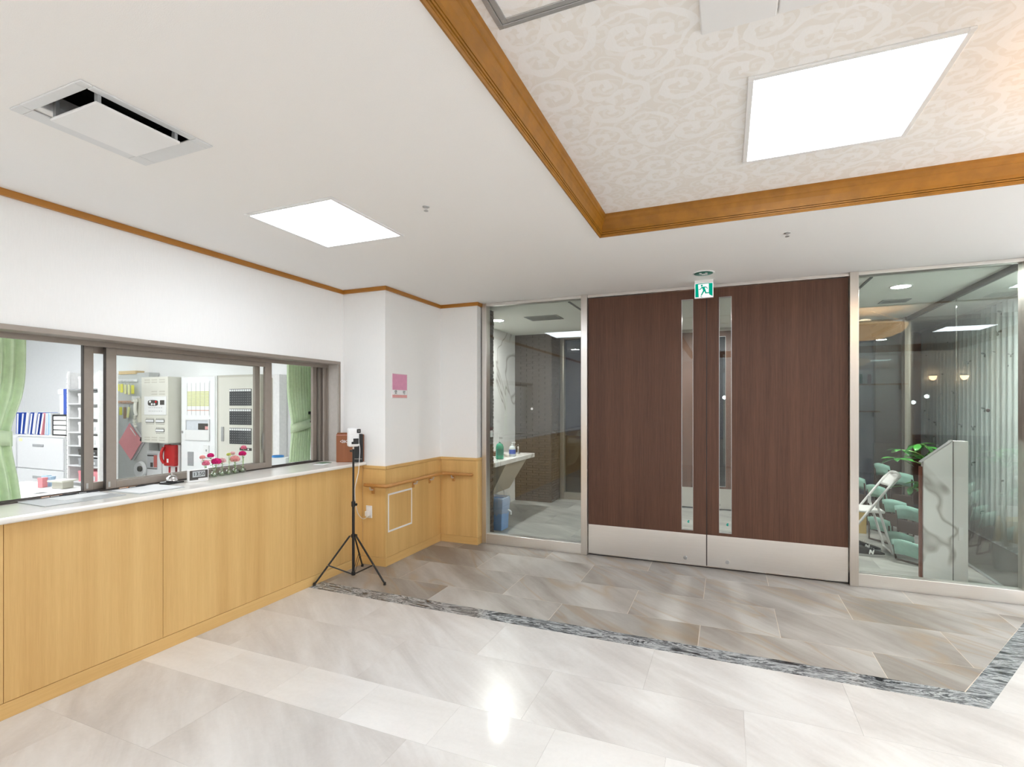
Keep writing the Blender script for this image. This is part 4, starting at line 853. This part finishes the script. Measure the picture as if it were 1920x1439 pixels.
# cream cabinet with black boards
cb_ = thing('switchboard_cabinet', 'tall cream cabinet door with three black name boards', 'cabinet', (-5.49, 4.45, 0)); B(-.345, .38, 0, .165, 0, 1.925).build('body', CREAMD, cb_, .003); B(-.31, .35, -.01, 0, .03, 1.90).build('door', CREAM, cb_, .003)
B(-.26, -.215, -.02, -.01, 1.11, 1.29).build('handle', SILV, cb_, .003); BRD = plain('board_black', (.045, .05, .055), .4, var=.2, scale=120)
for z0, z1 in ((1.55, 1.753), (1.318, 1.512), (1.083, 1.278)):
    b_ = B(-.12, .25, -.014, -.01, z0, z1).build('name_board', BRD, cb_); m = MB(); n = MB()
    for k in range(10):
        m.box(-.115 + k * .0366, -.115 + k * .0366 + .028, -.017, -.014, z1 - .03, z1 - .006)
        for q in range(5): n.box(-.108 + k * .0366, -.108 + k * .0366 + .012, -.0152, -.014, z0 + .02 + q * .03, z0 + .025 + q * .03)
    m.build('name_tabs', PAPER, b_); n.build('board_marks', GREYP, b_)
o = B(.055, .25, -.014, -.01, 1.008, 1.04).build('small_plate', DGREYT, cb_); B(.19, .21, -.016, -.014, 1.015, 1.032).build('white_dot', PAPER, o)
bk2 = thing('cream_cabinet', 'cream cabinet edge with a lever handle seen through the sash glass', 'cabinet', (-4.86, 4.50, 0)); B(-.24, .0, 0, .115, 0, 1.92).build('body', WHITE, bk2, .003); B(-.20, -.11, -.012, 0, .02, 1.88).build('tan_strip', plain('tan_strip', (.66, .62, .50), .5), bk2)
B(-.235, -.19, -.03, 0, 1.03, 1.22).build('handle', SILV, bk2, .003); MB().tube([(-.24, -.02, 1.5), (-.17, -.05, 1.5)], .01, 8).build('lever', GREYP, bk2)

# ------------------------------------------------------------------ vestibule beyond the glass
VX0, VX1, VY = -3.2, 2.17, 8.2
vf = B(-3.3, 2.17, 5.30, 8.3, -.12, -.0025).build('floor_vestibule', GROUT); struct(vf, 'grey slate vestibule floor beyond the glass', 'floor')
grid(-3.2, 2.17, [5.30, 5.83, 6.36, 6.89, 7.42, 7.95, 8.3], 1.015, (-.17, -.68), VSTONE, vf)
sf = B(2.17, 2.95, 5.4, 9.9, -.12, 0.0).build('floor_mat_strip', DKBR); struct(sf, 'dark brown floor strip between side glass and patterned curtain', 'floor')
struct(B(-3.4, 3.1, 5.42, 8.3, H, H + .1).box(2.15, 3.1, 8.3, 9.9, H, H + .1).build('ceiling_vestibule', plain('vestibule_ceiling', (.84, .85, .80), .9, var=.02)), 'greenish white vestibule ceiling beyond the glass', 'ceiling')
struct(B(-3.4, -3.2, 5.30, 8.3, -.1, H + .05).build('wall_vestibule_left', MARB), 'white veined marble wall behind the washbasin', 'wall')
struct(B(2.95, 3.1, 5.4, 9.9, -.1, H + .05).build('wall_vestibule_right', plain('dim_wall', (.5, .5, .48), .9)), 'wall behind the patterned curtain', 'wall')
def bricks(name, label, segs):
    r_ = sroot(name, label, 'wall')
    core = MB(); br = MB(); h, L = .042, .21
    for (x0, y0, x1, y1, nx, ny, inner) in segs:       # wall face from (x0,y0) to (x1,y1), outward normal n
        dx, dy = x1 - x0, y1 - y0; ln = math.hypot(dx, dy); ux, uy = dx / ln, dy / ln
        for j in range(int(H / h) + 1):
            u = -(L / 2 if j % 2 else 0); z0 = j * h + .003; z1 = min((j + 1) * h - .003, H)
            if z1 <= z0: continue
            while u < ln:
                a, b = max(u, 0), min(u + L - .006, ln); u += L
                if b - a < .015: continue
                d = R.uniform(.006, .014); p = [(x0 + ux * a, y0 + uy * a), (x0 + ux * b, y0 + uy * b)]
                br.prism([p[0], p[1], (p[1][0] + nx * d, p[1][1] + ny * d), (p[0][0] + nx * d, p[0][1] + ny * d)], z0, z1)
        inner and core.box(*inner)
    core.build('mortar_core', plain('dark_mortar', (.075, .068, .062), .9), r_); o = br.build('brick_courses', BRICK, r_); o['kind'] = 'stuff'; return r_
bricks('wall_brick_back', 'dark brown thin brick wall beyond the washbasin', [(-3.2, 7.77, -2.58, 7.77, 0, -1, (-3.2, -2.58, 7.77, 8.25, 0, H)), (-2.58, 7.77, -2.58, 8.15, 1, 0, None)])
bricks('wall_brick_stub', 'dark brown brick wall end right behind the left glass panel', [(-2.635, 5.33, -2.635, 5.68, 1, 0, (-3.2, -2.635, 5.33, 5.68, 0, H)), (-2.635, 5.68, -3.2, 5.68, 0, 1, None)])
sw = thing('wall_switch', 'small white switch on the brick wall end behind the left glass', 'switch', (-2.62, 5.60, 1.21)); B(0, .006, -.035, .035, -.04, .04).build('plate', WPLAS, sw, .002); B(.006, .009, -.015, .015, -.02, .02).build('rocker', WPLAS, sw)
# ceiling fittings
for x, y, l in ((-2.84, 6.28, 'round lit downlight above the washbasin'), (2.48, 5.72, 'added downlight in the curtain corridor, off the right edge, brightening the curtain'), (1.55, 5.99, 'round lit downlight over the right part of the vestibule'), (-.3, 7.2, 'round lit downlight in the middle of the vestibule')):  # the corridor downlight is added off-frame to brighten the curtain
    d_ = thing('downlight', l, 'ceiling light', (x, y, H), group='vestibule downlights'); MB().lathe([(.002, -.004), (.078, -.004), (.080, 0), (.002, 0)], n=28).build('lit_disc', DOWN_E, d_); MB().lathe([(.079, -.007), (.095, -.005), (.096, 0), (.079, 0)], n=28).build('rim', WPLAS, d_)
for x, y, w, d, rz, l in ((-2.2, 6.33, .22, .16, 0, 'grey ceiling grille in the vestibule left of the doors'), (1.70, 6.80, .13, .10, 0, 'grey ceiling grille in the vestibule right of the doors')):
    v_ = thing('ceiling_vent', l, 'vent', (x, y, H), group='vestibule ceiling grilles'); slab((-w, w), (-d, d), [(-w + .02, w - .02, -d + .02, d - .02)], -.008, 0).build('frame', plain('grille_grey', (.33, .34, .33), .5), v_)
    for k in range(9): yy = -d + .03 + k * (2 * d - .06) / 8; B(-w + .02, w - .02, yy - .004, yy + .004, -.007, -.001).build('slat', plain('grille_grey2', (.26, .27, .26), .5), v_)
for x, l in ((-1.605, 'dark aluminium ceiling strip in the vestibule behind the left glass'), (1.195, 'dark aluminium ceiling strip in the vestibule behind the right glass')):
    s_ = thing('ceiling_strip', l, 'strip', (x, 5.8, H), group='vestibule ceiling strips'); B(-.012, .012, -.34, .9, -.008, 0).build('strip', plain('strip_grey', (.16, .17, .17), .4), s_)
# side glass and curtain
sgz = sroot('window_4', 'side glass wall of the vestibule in front of the patterned curtain', 'window', (2.17, 6.6, 0))
for a, b in ((-1.30, -.016), (-.012, 1.50)): B(-.005, .005, a, b, .012, 2.655).build('pane', GLASS, sgz)
B(-.004, .004, -.0155, -.0125, .012, 2.655).build('joint_seal', DGREYT, sgz)
B(-.02, .02, -1.30, 1.53, 2.65, H).build('head_channel', DGREYT, sgz, .002); B(-.015, .015, -1.30, 1.53, 0, .012).build('floor_channel', SILV, sgz)
STC = plain('dim_steel', (.42, .38, .33), .35, .8)
for y in (1.505, 1.575): B(-.04, .02, y - .03, y + .03, 0, H).build('post', STC, sgz, .002)
pc = thing('patterned_curtain', 'pale grey pleated curtain with small dark motifs behind the side glass', 'curtain', (2.76, 6.7, 0)); m = MB(); nu, nv = 400, 6; vs = []
for j in range(nv + 1):
    z = .03 + 2.64 * j / nv
    for i in range(nu + 1): u = i / nu; vs.append((.028 * math.sin(u * 2 * PI * 34) * (1.1 - .25 * j / nv), -1.28 + 4.2 * u, z))
m.add(vs, [(j * (nu + 1) + i, j * (nu + 1) + i + 1, (j + 1) * (nu + 1) + i + 1, (j + 1) * (nu + 1) + i) for j in range(nv) for i in range(nu)]); o = m.build('cloth', MOTIF, pc, smooth=True); so = o.modifiers.new('s', 'SOLIDIFY'); so.thickness = .002
B(-.015, .015, -1.3, 3.0, 2.67, 2.70).build('curtain_rail', WPLAS, pc); B(-.012, .012, -1.28, 2.9, .02, .035).build('hem_weight', LGREY, pc)
struct(B(2.2, 3.1, 9.8, 9.9, -.1, H + .05).build('wall_corridor_end', REDBR), 'dark brown end wall beside the patterned curtain', 'wall')
sgo = sroot('window_6', 'side glass continuing past the outer doors', 'window', (2.17, 9.0, 0)); B(-.005, .005, -.62, .8, .012, 2.655).build('pane', GLASS, sgo); B(-.02, .02, -.62, .8, 2.65, H).build('head_channel', DGREYT, sgo)
# outer glass front and doors 
w5 = sroot('window_5', 'outer glass front of the vestibule facing the night', 'window', (0, VY, 0))
for a, b in ((-2.53, -1.12), (1.30, 2.13)):
    B(a, b, -.005, .005, .10, 2.66).build('pane', GLASS, w5); B(a, b, -.04, .04, 0, .11).build('sill', STC, w5, .002)
B(-2.56, 2.13, -.04, .04, 2.655, H).build('head_channel', STC, w5)
for x in (-2.52, -1.09, 1.27): B(x - .035, x + .035, -.05, .05, 0, H).build('post', STC, w5, .002)
leaf(3, -1.055, .082, -.12, -.01, VY, 'left outer walnut door leaf seen through the glass slots', -.1)
leaf(4, .088, 1.235, .195, .32, VY, 'right outer walnut door leaf seen through the glass slots', .255)
struct(slab((-3.4, 2.15), (8.3, 8.4), [], 2.66, H + .1).build('wall_outer_header', DGREYT), 'dark header over the outer doors', 'wall')
struct(B(-9, 2.17, 8.3, 26, -.2, -.03).build('ground', plain('night_paving', (.06, .06, .06), .8)), 'dark paving outside the outer doors', 'ground')
for (x, y, z), l in (((-.05, 15, 1.80), 'bright lamp outside seen through the right door slot'), ((.10, 15.4, 1.66), 'smaller lamp outside beside the bright one')):
    g_ = thing('garden_lamp', l, 'lamp', (x, y, -.03), group='lamps outside'); MB().tube([(0, 0, 0), (0, 0, z - .08)], .03, 8).build('pole', DGREYT, g_); MB().lathe([(.01, -.05), (.045, -.025), (.05, .02), (.01, .05)], (0, 0, z), 14).build('globe', emis('lit_garden_globe', (.9, .95, 1, 1), 5), g_, smooth=True)
# washbasin
wb = thing('washbasin_counter', 'long white marble washbasin shelf on the marble wall behind the glass', 'washbasin', (-2.91, 6.38, 0)); f = .71
m = slab((-.285, .30), (-.68, .72), [(-.2, .18, .0, .45)], .79, .85); m.build('basin_top', MARB, wb, .008)
m = MB().box(-.2, .18, 0, .45, .70, .715).box(-.21, -.2, 0, .45, .7, .80).box(.18, .19, 0, .45, .7, .80).box(-.2, .18, -.01, 0, .7, .80).box(-.2, .18, .45, .46, .7, .80); m.build('basin_bowl', plain('basin_cream', (.55, .5, .42), .3), wb, .003)
BGE = plain('beige_cover', (.44, .40, .34), .5)
MB().add([(.26, -.25, .79), (.26, .50, .79), (.02, .42, .36), (.02, -.20, .36), (-.28, -.25, .79), (-.28, .50, .79), (-.28, .42, .36), (-.28, -.20, .36)], [(0, 1, 2, 3), (4, 7, 6, 5), (0, 3, 7, 4), (1, 5, 6, 2), (0, 4, 5, 1), (3, 2, 6, 7)]).build('pipe_cover', BGE, wb, .004)
MB().tube(spline([(.0, -.4, .70), (.0, -.4, .45), (-.05, -.38, .40), (-.2, -.36, .42)]), .02, 10).build('drain_pipe', SILV, wb, smooth=True)
fa = thing('basin_tap', 'chrome tap at the far end of the washbasin shelf', 'tap', (-2.80, 6.92, .8505)); MB().tube(spline([(0, 0, 0), (0, 0, .08), (0, -.03, .115), (0, -.12, .10), (0, -.14, .07)]), .012, 10).build('spout', CHROME, fa, smooth=True); MB().lathe([(.005, 0), (.025, 0), (.022, .02), (.005, .022)], n=14).build('base', CHROME, fa, smooth=True); B(-.006, .006, -.01, .05, .125, .135).build('lever', CHROME, fa)
def dispenser(x, y, h, r, body, lab, label, liquid=None):
    d_ = thing('pump_bottle', label, 'pump bottle', (x, y, .8505), group='pump bottles on the washbasin shelf')
    MB().lathe([(r * .9, 0), (r, .008), (r, h * .55), (r * .75, h * .68), (.012, h * .74), (.012, h * .78)], n=18).build('bottle', body, d_, smooth=True)
    if lab: MB().lathe([(r + .001, h * .18), (r + .001, h * .48)], n=18).build('label_band', lab, d_, smooth=True)
    MB().tube([(0, 0, h * .78), (0, 0, h * .94)], .006, 8).lathe([(.013, h * .78), (.016, h * .78), (.014, h * .85), (.004, h * .86)], n=12).box(-.008, .045, -.007, .007, h * .93, h).build('pump', WPLAS, d_)
TEAL = plain('teal_liquid', (.05, .38, .25), .25); CLB = plain('clear_plastic', (.62, .68, .70), .2)
dispenser(-2.74, 6.12, .285, .052, TEAL, plain('dark_teal_label', (.02, .22, .18), .4), 'large green pump bottle on the washbasin shelf')
dispenser(-2.72, 6.50, .20, .046, CLB, plain('blue_label', (.05, .12, .50), .4), 'smaller clear pump bottle with a blue label on the washbasin shelf')
tw = thing('folded_cloth', 'brown folded cloth behind the pump bottles', 'cloth', (-3.0, 6.55, .8505)); B(-.06, .06, -.12, .12, 0, .03).build('cloth', plain('brown_cloth', (.12, .07, .05), .9), tw, .008); B(-.055, .06, -.11, .12, .03, .05).build('fold', plain('brown_cloth', (.12, .07, .05), .9), tw, .008)
bn = thing('waste_bin', 'blue waste bin lined with a white plastic bag below the washbasin', 'bin', (-2.66, 5.87, 0)); m = MB(); a, b = .105, .12
m.add([(-a, -a, 0), (a, -a, 0), (a, a, 0), (-a, a, 0), (-b, -b, .38), (b, -b, .38), (b, b, .38), (-b, b, .38)], [(0, 3, 2, 1), (0, 1, 5, 4), (1, 2, 6, 5), (2, 3, 7, 6), (3, 0, 4, 7), (4, 5, 6, 7)]).build('tub', BINBL, bn, .01)
m = MB(); n = 40; vs = []
for j, (z, k) in enumerate(((.20, 1.02), (.26, 1.06), (.32, 1.09), (.40, 1.10), (.405, 1.0), (.39, .95))):
    for i in range(n):
        t_ = 2 * PI * i / n; c, s_ = math.cos(t_), math.sin(t_); q = b * k / max(abs(c), abs(s_)) ** .8 + R.uniform(-.004, .004); vs.append((q * c, q * s_, z + (R.uniform(-.03, .02) if j == 0 else 0)))
m.add(vs, [(j * n + i, j * n + (i + 1) % n, (j + 1) * n + (i + 1) % n, (j + 1) * n + i) for j in range(5) for i in range(n)]); bag = glass_sheet('thin_plastic_bag', (.55, .62, .72), .22, 1.0)
bagm = G('bag_film'); bagm.set(bagm.b.inputs['Alpha'], .55); bagm = bagm.fin((.55, .65, .80), .3); m.build('bag_liner', bagm, bn, smooth=True); MB().tube(spline([(.125, .05, .24), (.16, .05, .22), (.165, .05, .18)]), .012, 6).build('bag_knot', WPLAS, bn, smooth=True)

# lectern
lc = thing('marble_lectern', 'marble clad stand with sloping top behind the right glass', 'lectern', (1.63, 5.66, 0))
D_ = .055
m = MB().add([(0, 0, 0), (.210, 0, 0), (.210, 0, 1.232), (0, 0, 1.05), (0, D_, 0), (.210, D_, 0), (.210, D_, 1.232), (0, D_, 1.05)], [(0, 1, 2, 3), (4, 7, 6, 5), (0, 4, 5, 1), (1, 5, 6, 2), (3, 2, 6, 7), (0, 3, 7, 4)]); m.build('front_slab', MARB, lc, .002)
B(.216, .325, .02, .13, 0, 1.236).build('side_slab', MARB, lc, .002); B(.209, .217, .004, .05, 0, 1.234).build('joint', DGREYT, lc)
m = MB().add([(-.02, -.004, 1.034), (.21, -.004, 1.236), (.21, D_, 1.236), (-.02, D_, 1.034), (-.02, -.004, 1.044), (.21, -.004, 1.246), (.21, D_, 1.246), (-.02, D_, 1.044)], [(0, 3, 2, 1), (4, 5, 6, 7), (0, 1, 5, 4), (1, 2, 6, 5), (2, 3, 7, 6), (3, 0, 4, 7)]); m.build('sloping_top', SILV, lc, .001)
B(-.022, -.001, .02, .05, 0, 1.0).build('brown_side_board', REDBR, lc); B(.256, .290, .012, .02, .36, .48).build('switch_plate', WPLAS, lc, .002)
# potted plant
pp = thing('potted_plant', 'potted money tree with glossy green palmate leaves behind the marble stand', 'plant', (1.90, 6.26, 0)); MB().lathe([(.01, 0), (.08, 0), (.105, .22), (.11, .24), (.10, .24), (.09, .21), (.01, .21)], n=24).build('pot', plain('white_pot', (.7, .7, .68), .4), pp, smooth=True)
TRK = plain('plant_trunk', (.30, .26, .16), .7); MB().tube(spline([(0, 0, .22), (.015, .01, .5), (-.01, 0, .8), (0, 0, .98)]), [.025 - .0006 * k for k in range(16)], 8).build('trunk', TRK, pp, smooth=True)
me = None; LG = [plain('leaf_glossy', (.02, .13, .02), .3, var=.35, scale=12), plain('leaf_bright', (.045, .22, .035), .3, var=.3, scale=12)]
lm = []
for mt in LG:
    m = MB(); pts = [(0, .004), (.04, .018), (.09, .030), (.13, .024), (.17, .0)]; vs = []
    for x, w in pts: zz = .02 * math.sin(x * 14) - x * x * .9; vs += [(x, -w, zz), (x, 0, zz - .25 * w), (x, w, zz)]
    m.add(vs, [q for i in range(4) for q in ((i * 3, i * 3 + 3, i * 3 + 4, i * 3 + 1), (i * 3 + 1, i * 3 + 4, i * 3 + 5, i * 3 + 2))]); o = m.build('leaf', mt, pp, smooth=True); so = o.modifiers.new('s', 'SOLIDIFY'); so.thickness = .0008; lm.append(o)
first = [True, True]
cl_ = [(-.27, -.05, 1.02), (-.20, .08, 1.10), (-.10, -.08, 1.17), (-.03, .05, 1.14), (.06, -.02, 1.10), (.12, .06, 1.05), (-.12, .0, 1.05), (.16, -.05, 1.12), (-.02, -.10, 1.02), (-.16, -.03, .74), (-.06, .02, .78), (.02, 0, .7)]
for ci, (x, y, z) in enumerate(cl_):
    x -= .05
    MB().tube(spline([(0, 0, min(.95, z - .12)), (x * .5, y * .5, z - .03), (x, y, z)]), .004, 5).build('stalk', LEAFD, pp, smooth=True)
    n = 6 if z > .9 else 4; k0 = R.uniform(0, 6)
    for k in range(n):
        q = (ci + k) % 2
        o = lm[q] if first[q] else lm[q].copy()
        if not first[q]: C.objects.link(o)
        first[q] = False; o.location = (x, y, z); o.rotation_euler = (R.uniform(-.3, .3), R.uniform(-.1, .55), k0 + 2 * PI * k / n); s_ = R.uniform(.75, 1.05); o.scale = (s_, s_, s_)
# white folding chair
wc = thing('folding_chair', 'open white folding chair on the vestibule floor behind the right glass', 'chair', (1.35, 6.55, 0)); WT = plain('white_tube', (.70, .70, .69), .35)
for y in (-.18, .18):
    MB().tube([(.27, y, .80), (.24, y, .77), (-.27, y, .0125)], .0125, 10).build('front_leg_tube', WT, wc, smooth=True)
    MB().tube([(.10, y * .9, .52), (.235, y * .9, .0125)], .0125, 10).build('rear_leg', WT, wc, smooth=True)
    B(.085, .115, y * .9 - .015, y * .9 + .015, .48, .56).build('hinge', SILV, wc, .003)
MB().tube(spline([(.27, -.18, .80), (.295, -.14, .835), (.30, 0, .845), (.295, .14, .835), (.27, .18, .80)]), .0125, 10).build('top_tube', WT, wc, smooth=True)
m = MB(); vs = []
for j in range(7):
    u = j / 6; 
    for i in range(9): w = (i / 8 - .5); vs.append((.29 - u * .09 + .03 * math.cos(w * PI), w * .34, .83 - u * .13))
m.add(vs, [(j * 9 + i, j * 9 + i + 1, (j + 1) * 9 + i + 1, (j + 1) * 9 + i) for j in range(6) for i in range(8)]); o = m.build('backrest', WHITE, wc, smooth=True); so = o.modifiers.new('s', 'SOLIDIFY'); so.thickness = .018
B(-.30, .17, -.17, .17, .425, .455).build('seat', WHITE, wc, .014, seg=3); MB().tube([(-.26, -.18, .02), (-.26, .18, .02)], .009, 8).tube([(.225, -.16, .03), (.225, .16, .03)], .009, 8).build('cross_bar', WT, wc, smooth=True)
# mint folded chairs
def mint_chair(x, y, z, label, ry, legx, rz=0):
    rz += .75
    c_ = thing('folded_chair', label, 'chair', (x, y, 0), rz, group='mint green folded chairs'); 
    m = MB(); vs = []
    for j in range(4):
        for i in range(9): w = i / 8 - .5; vs.append((-.035 * math.cos(w * PI) + j * .012, w * .26, z - j * .05 + .025 * math.cos(w * PI)))
    m.add(vs, [(j * 9 + i, j * 9 + i + 1, (j + 1) * 9 + i + 1, (j + 1) * 9 + i) for j in range(3) for i in range(8)]); o = m.build('backrest', MINT, c_, smooth=True); so = o.modifiers.new('s', 'SOLIDIFY'); so.thickness = .012
    for y_ in (-.12, .12): MB().tube([(0, y_, z - .05), (legx, y_, .012)], .009, 8).build('leg', BROWNT, c_, smooth=True)
    MB().tube([(legx, -.12, .012), (legx, .12, .012)], .009, 8).build('floor_bar', BROWNT, c_, smooth=True)
    if z > .3:
        B(.01, .03, -.11, .11, z * .35, z * .66).build('seat', BROWNT, c_, .008)
    return c_
for x, y, z, l, lx in ((1.66, 6.44, .22, 'mint backed folded chair in the lowest front row, farthest back', .06), (1.625, 6.12, .21, 'mint backed folded chair in the lowest row, nearest the marble stand', .04),
                   (1.78, 7.12, .45, 'mint backed folded chair at the left of the middle row', .05), (1.82, 6.80, .44, 'mint backed folded chair at the right of the middle row', .05),
                   (1.93, 7.45, .73, 'tall mint backed folded chair just left of the marble stand', .03)): mint_chair(x, y, z, l, 0, lx)
mint_chair(1.84, 7.88, .79, 'tallest mint backed folded chair behind the white chair', 0, -.04, -.35); mint_chair(1.69, 7.50, .56, 'mint backed chair behind the white chair back, lower', 0, .04, -.2); mint_chair(1.58, 7.95, .60, 'mint backed chair seen through the white chair frame', 0, .04, -.2)
mint_chair(1.60, 6.98, .26, 'low mint backed chair under the white chair seat', 0, .0, -.1)
cx = thing('cardboard_box', 'small yellow brown cardboard box under the white chair', 'box', (1.38, 7.35, 0)); CARD = plain('cardboard', (.42, .29, .09), .8); B(-.16, .18, 0, .3, 0, .27).build('carton', CARD, cx, .003); B(-.16, .18, .13, .17, .27, .272).build('tape', plain('tape', (.5, .38, .2), .4), cx)
# sneakers
SHB = plain('black_suede', (.018, .018, .02), .8, bump=.3); SOLE = plain('grey_sole', (.40, .40, .40), .6)
def shoe(x, y, rz, label):
    s_ = thing('sneaker', label, 'shoe', (x, y, 0), rz, group='pair of sneakers'); m = MB(); secs = []
    for k in range(13):
        u = k / 12; X_ = -.15 + .30 * u; w = .045 * (math.sin(PI * min(1, max(.06, u * .9 + .08))) ** .45); top = .10 - .0 * u if u < .35 else .10 - .062 * ((u - .35) / .65) ** .8
        if u > .95: top = .035
        secs.append([(X_, w * math.cos(a), .022 + (top - .02) * max(0, math.sin(a)) ** .8) for a in [PI * i / 10 for i in range(11)]])
    vs = [p for s in secs for p in s]; m.add(vs, [(j * 11 + i, j * 11 + i + 1, (j + 1) * 11 + i + 1, (j + 1) * 11 + i) for j in range(12) for i in range(10)] + [tuple(range(11)), tuple(12 * 11 + i for i in range(11))[::-1], ])
    m.build('upper', SHB, s_, smooth=True)
    m = MB(); pts = [( -.155 + .31 * u, .048 * math.sin(PI * min(1, max(.04, u * .92 + .05))) ** .45) for u in [k / 12 for k in range(13)]]; m.prism(pts + [(a, -b) for a, b in pts[::-1]], 0, .024); m.build('sole', SOLE, s_, .004)
    m = MB(); P2 = [(0, 0), (.012, 0), (.018, .022), (.028, 0), (.040, 0), (.052, .042), (.040, .042), (.033, .018), (.023, .042), (.011, .042)]
    m.poly(P2, (.0, -.047, .028), (1, 0, 0), (0, .28, 1), .004); m.build('side_letter', PAPER, s_)
    for k in range(4): MB().tube([(.0 + .018 * k, -.018, .098 - .008 * k), (.004 + .018 * k, .018, .098 - .008 * k)], .003, 5).build('lace', LGREY, s_)
    B(-.15, -.14, -.01, .01, .07, .095).build('heel_tab', LGREY, s_, .003)
shoe(1.345, 6.30, .04, 'nearer black sneaker with white side letter on the vestibule floor'); shoe(1.36, 6.53, -.08, 'farther black sneaker behind the first one')
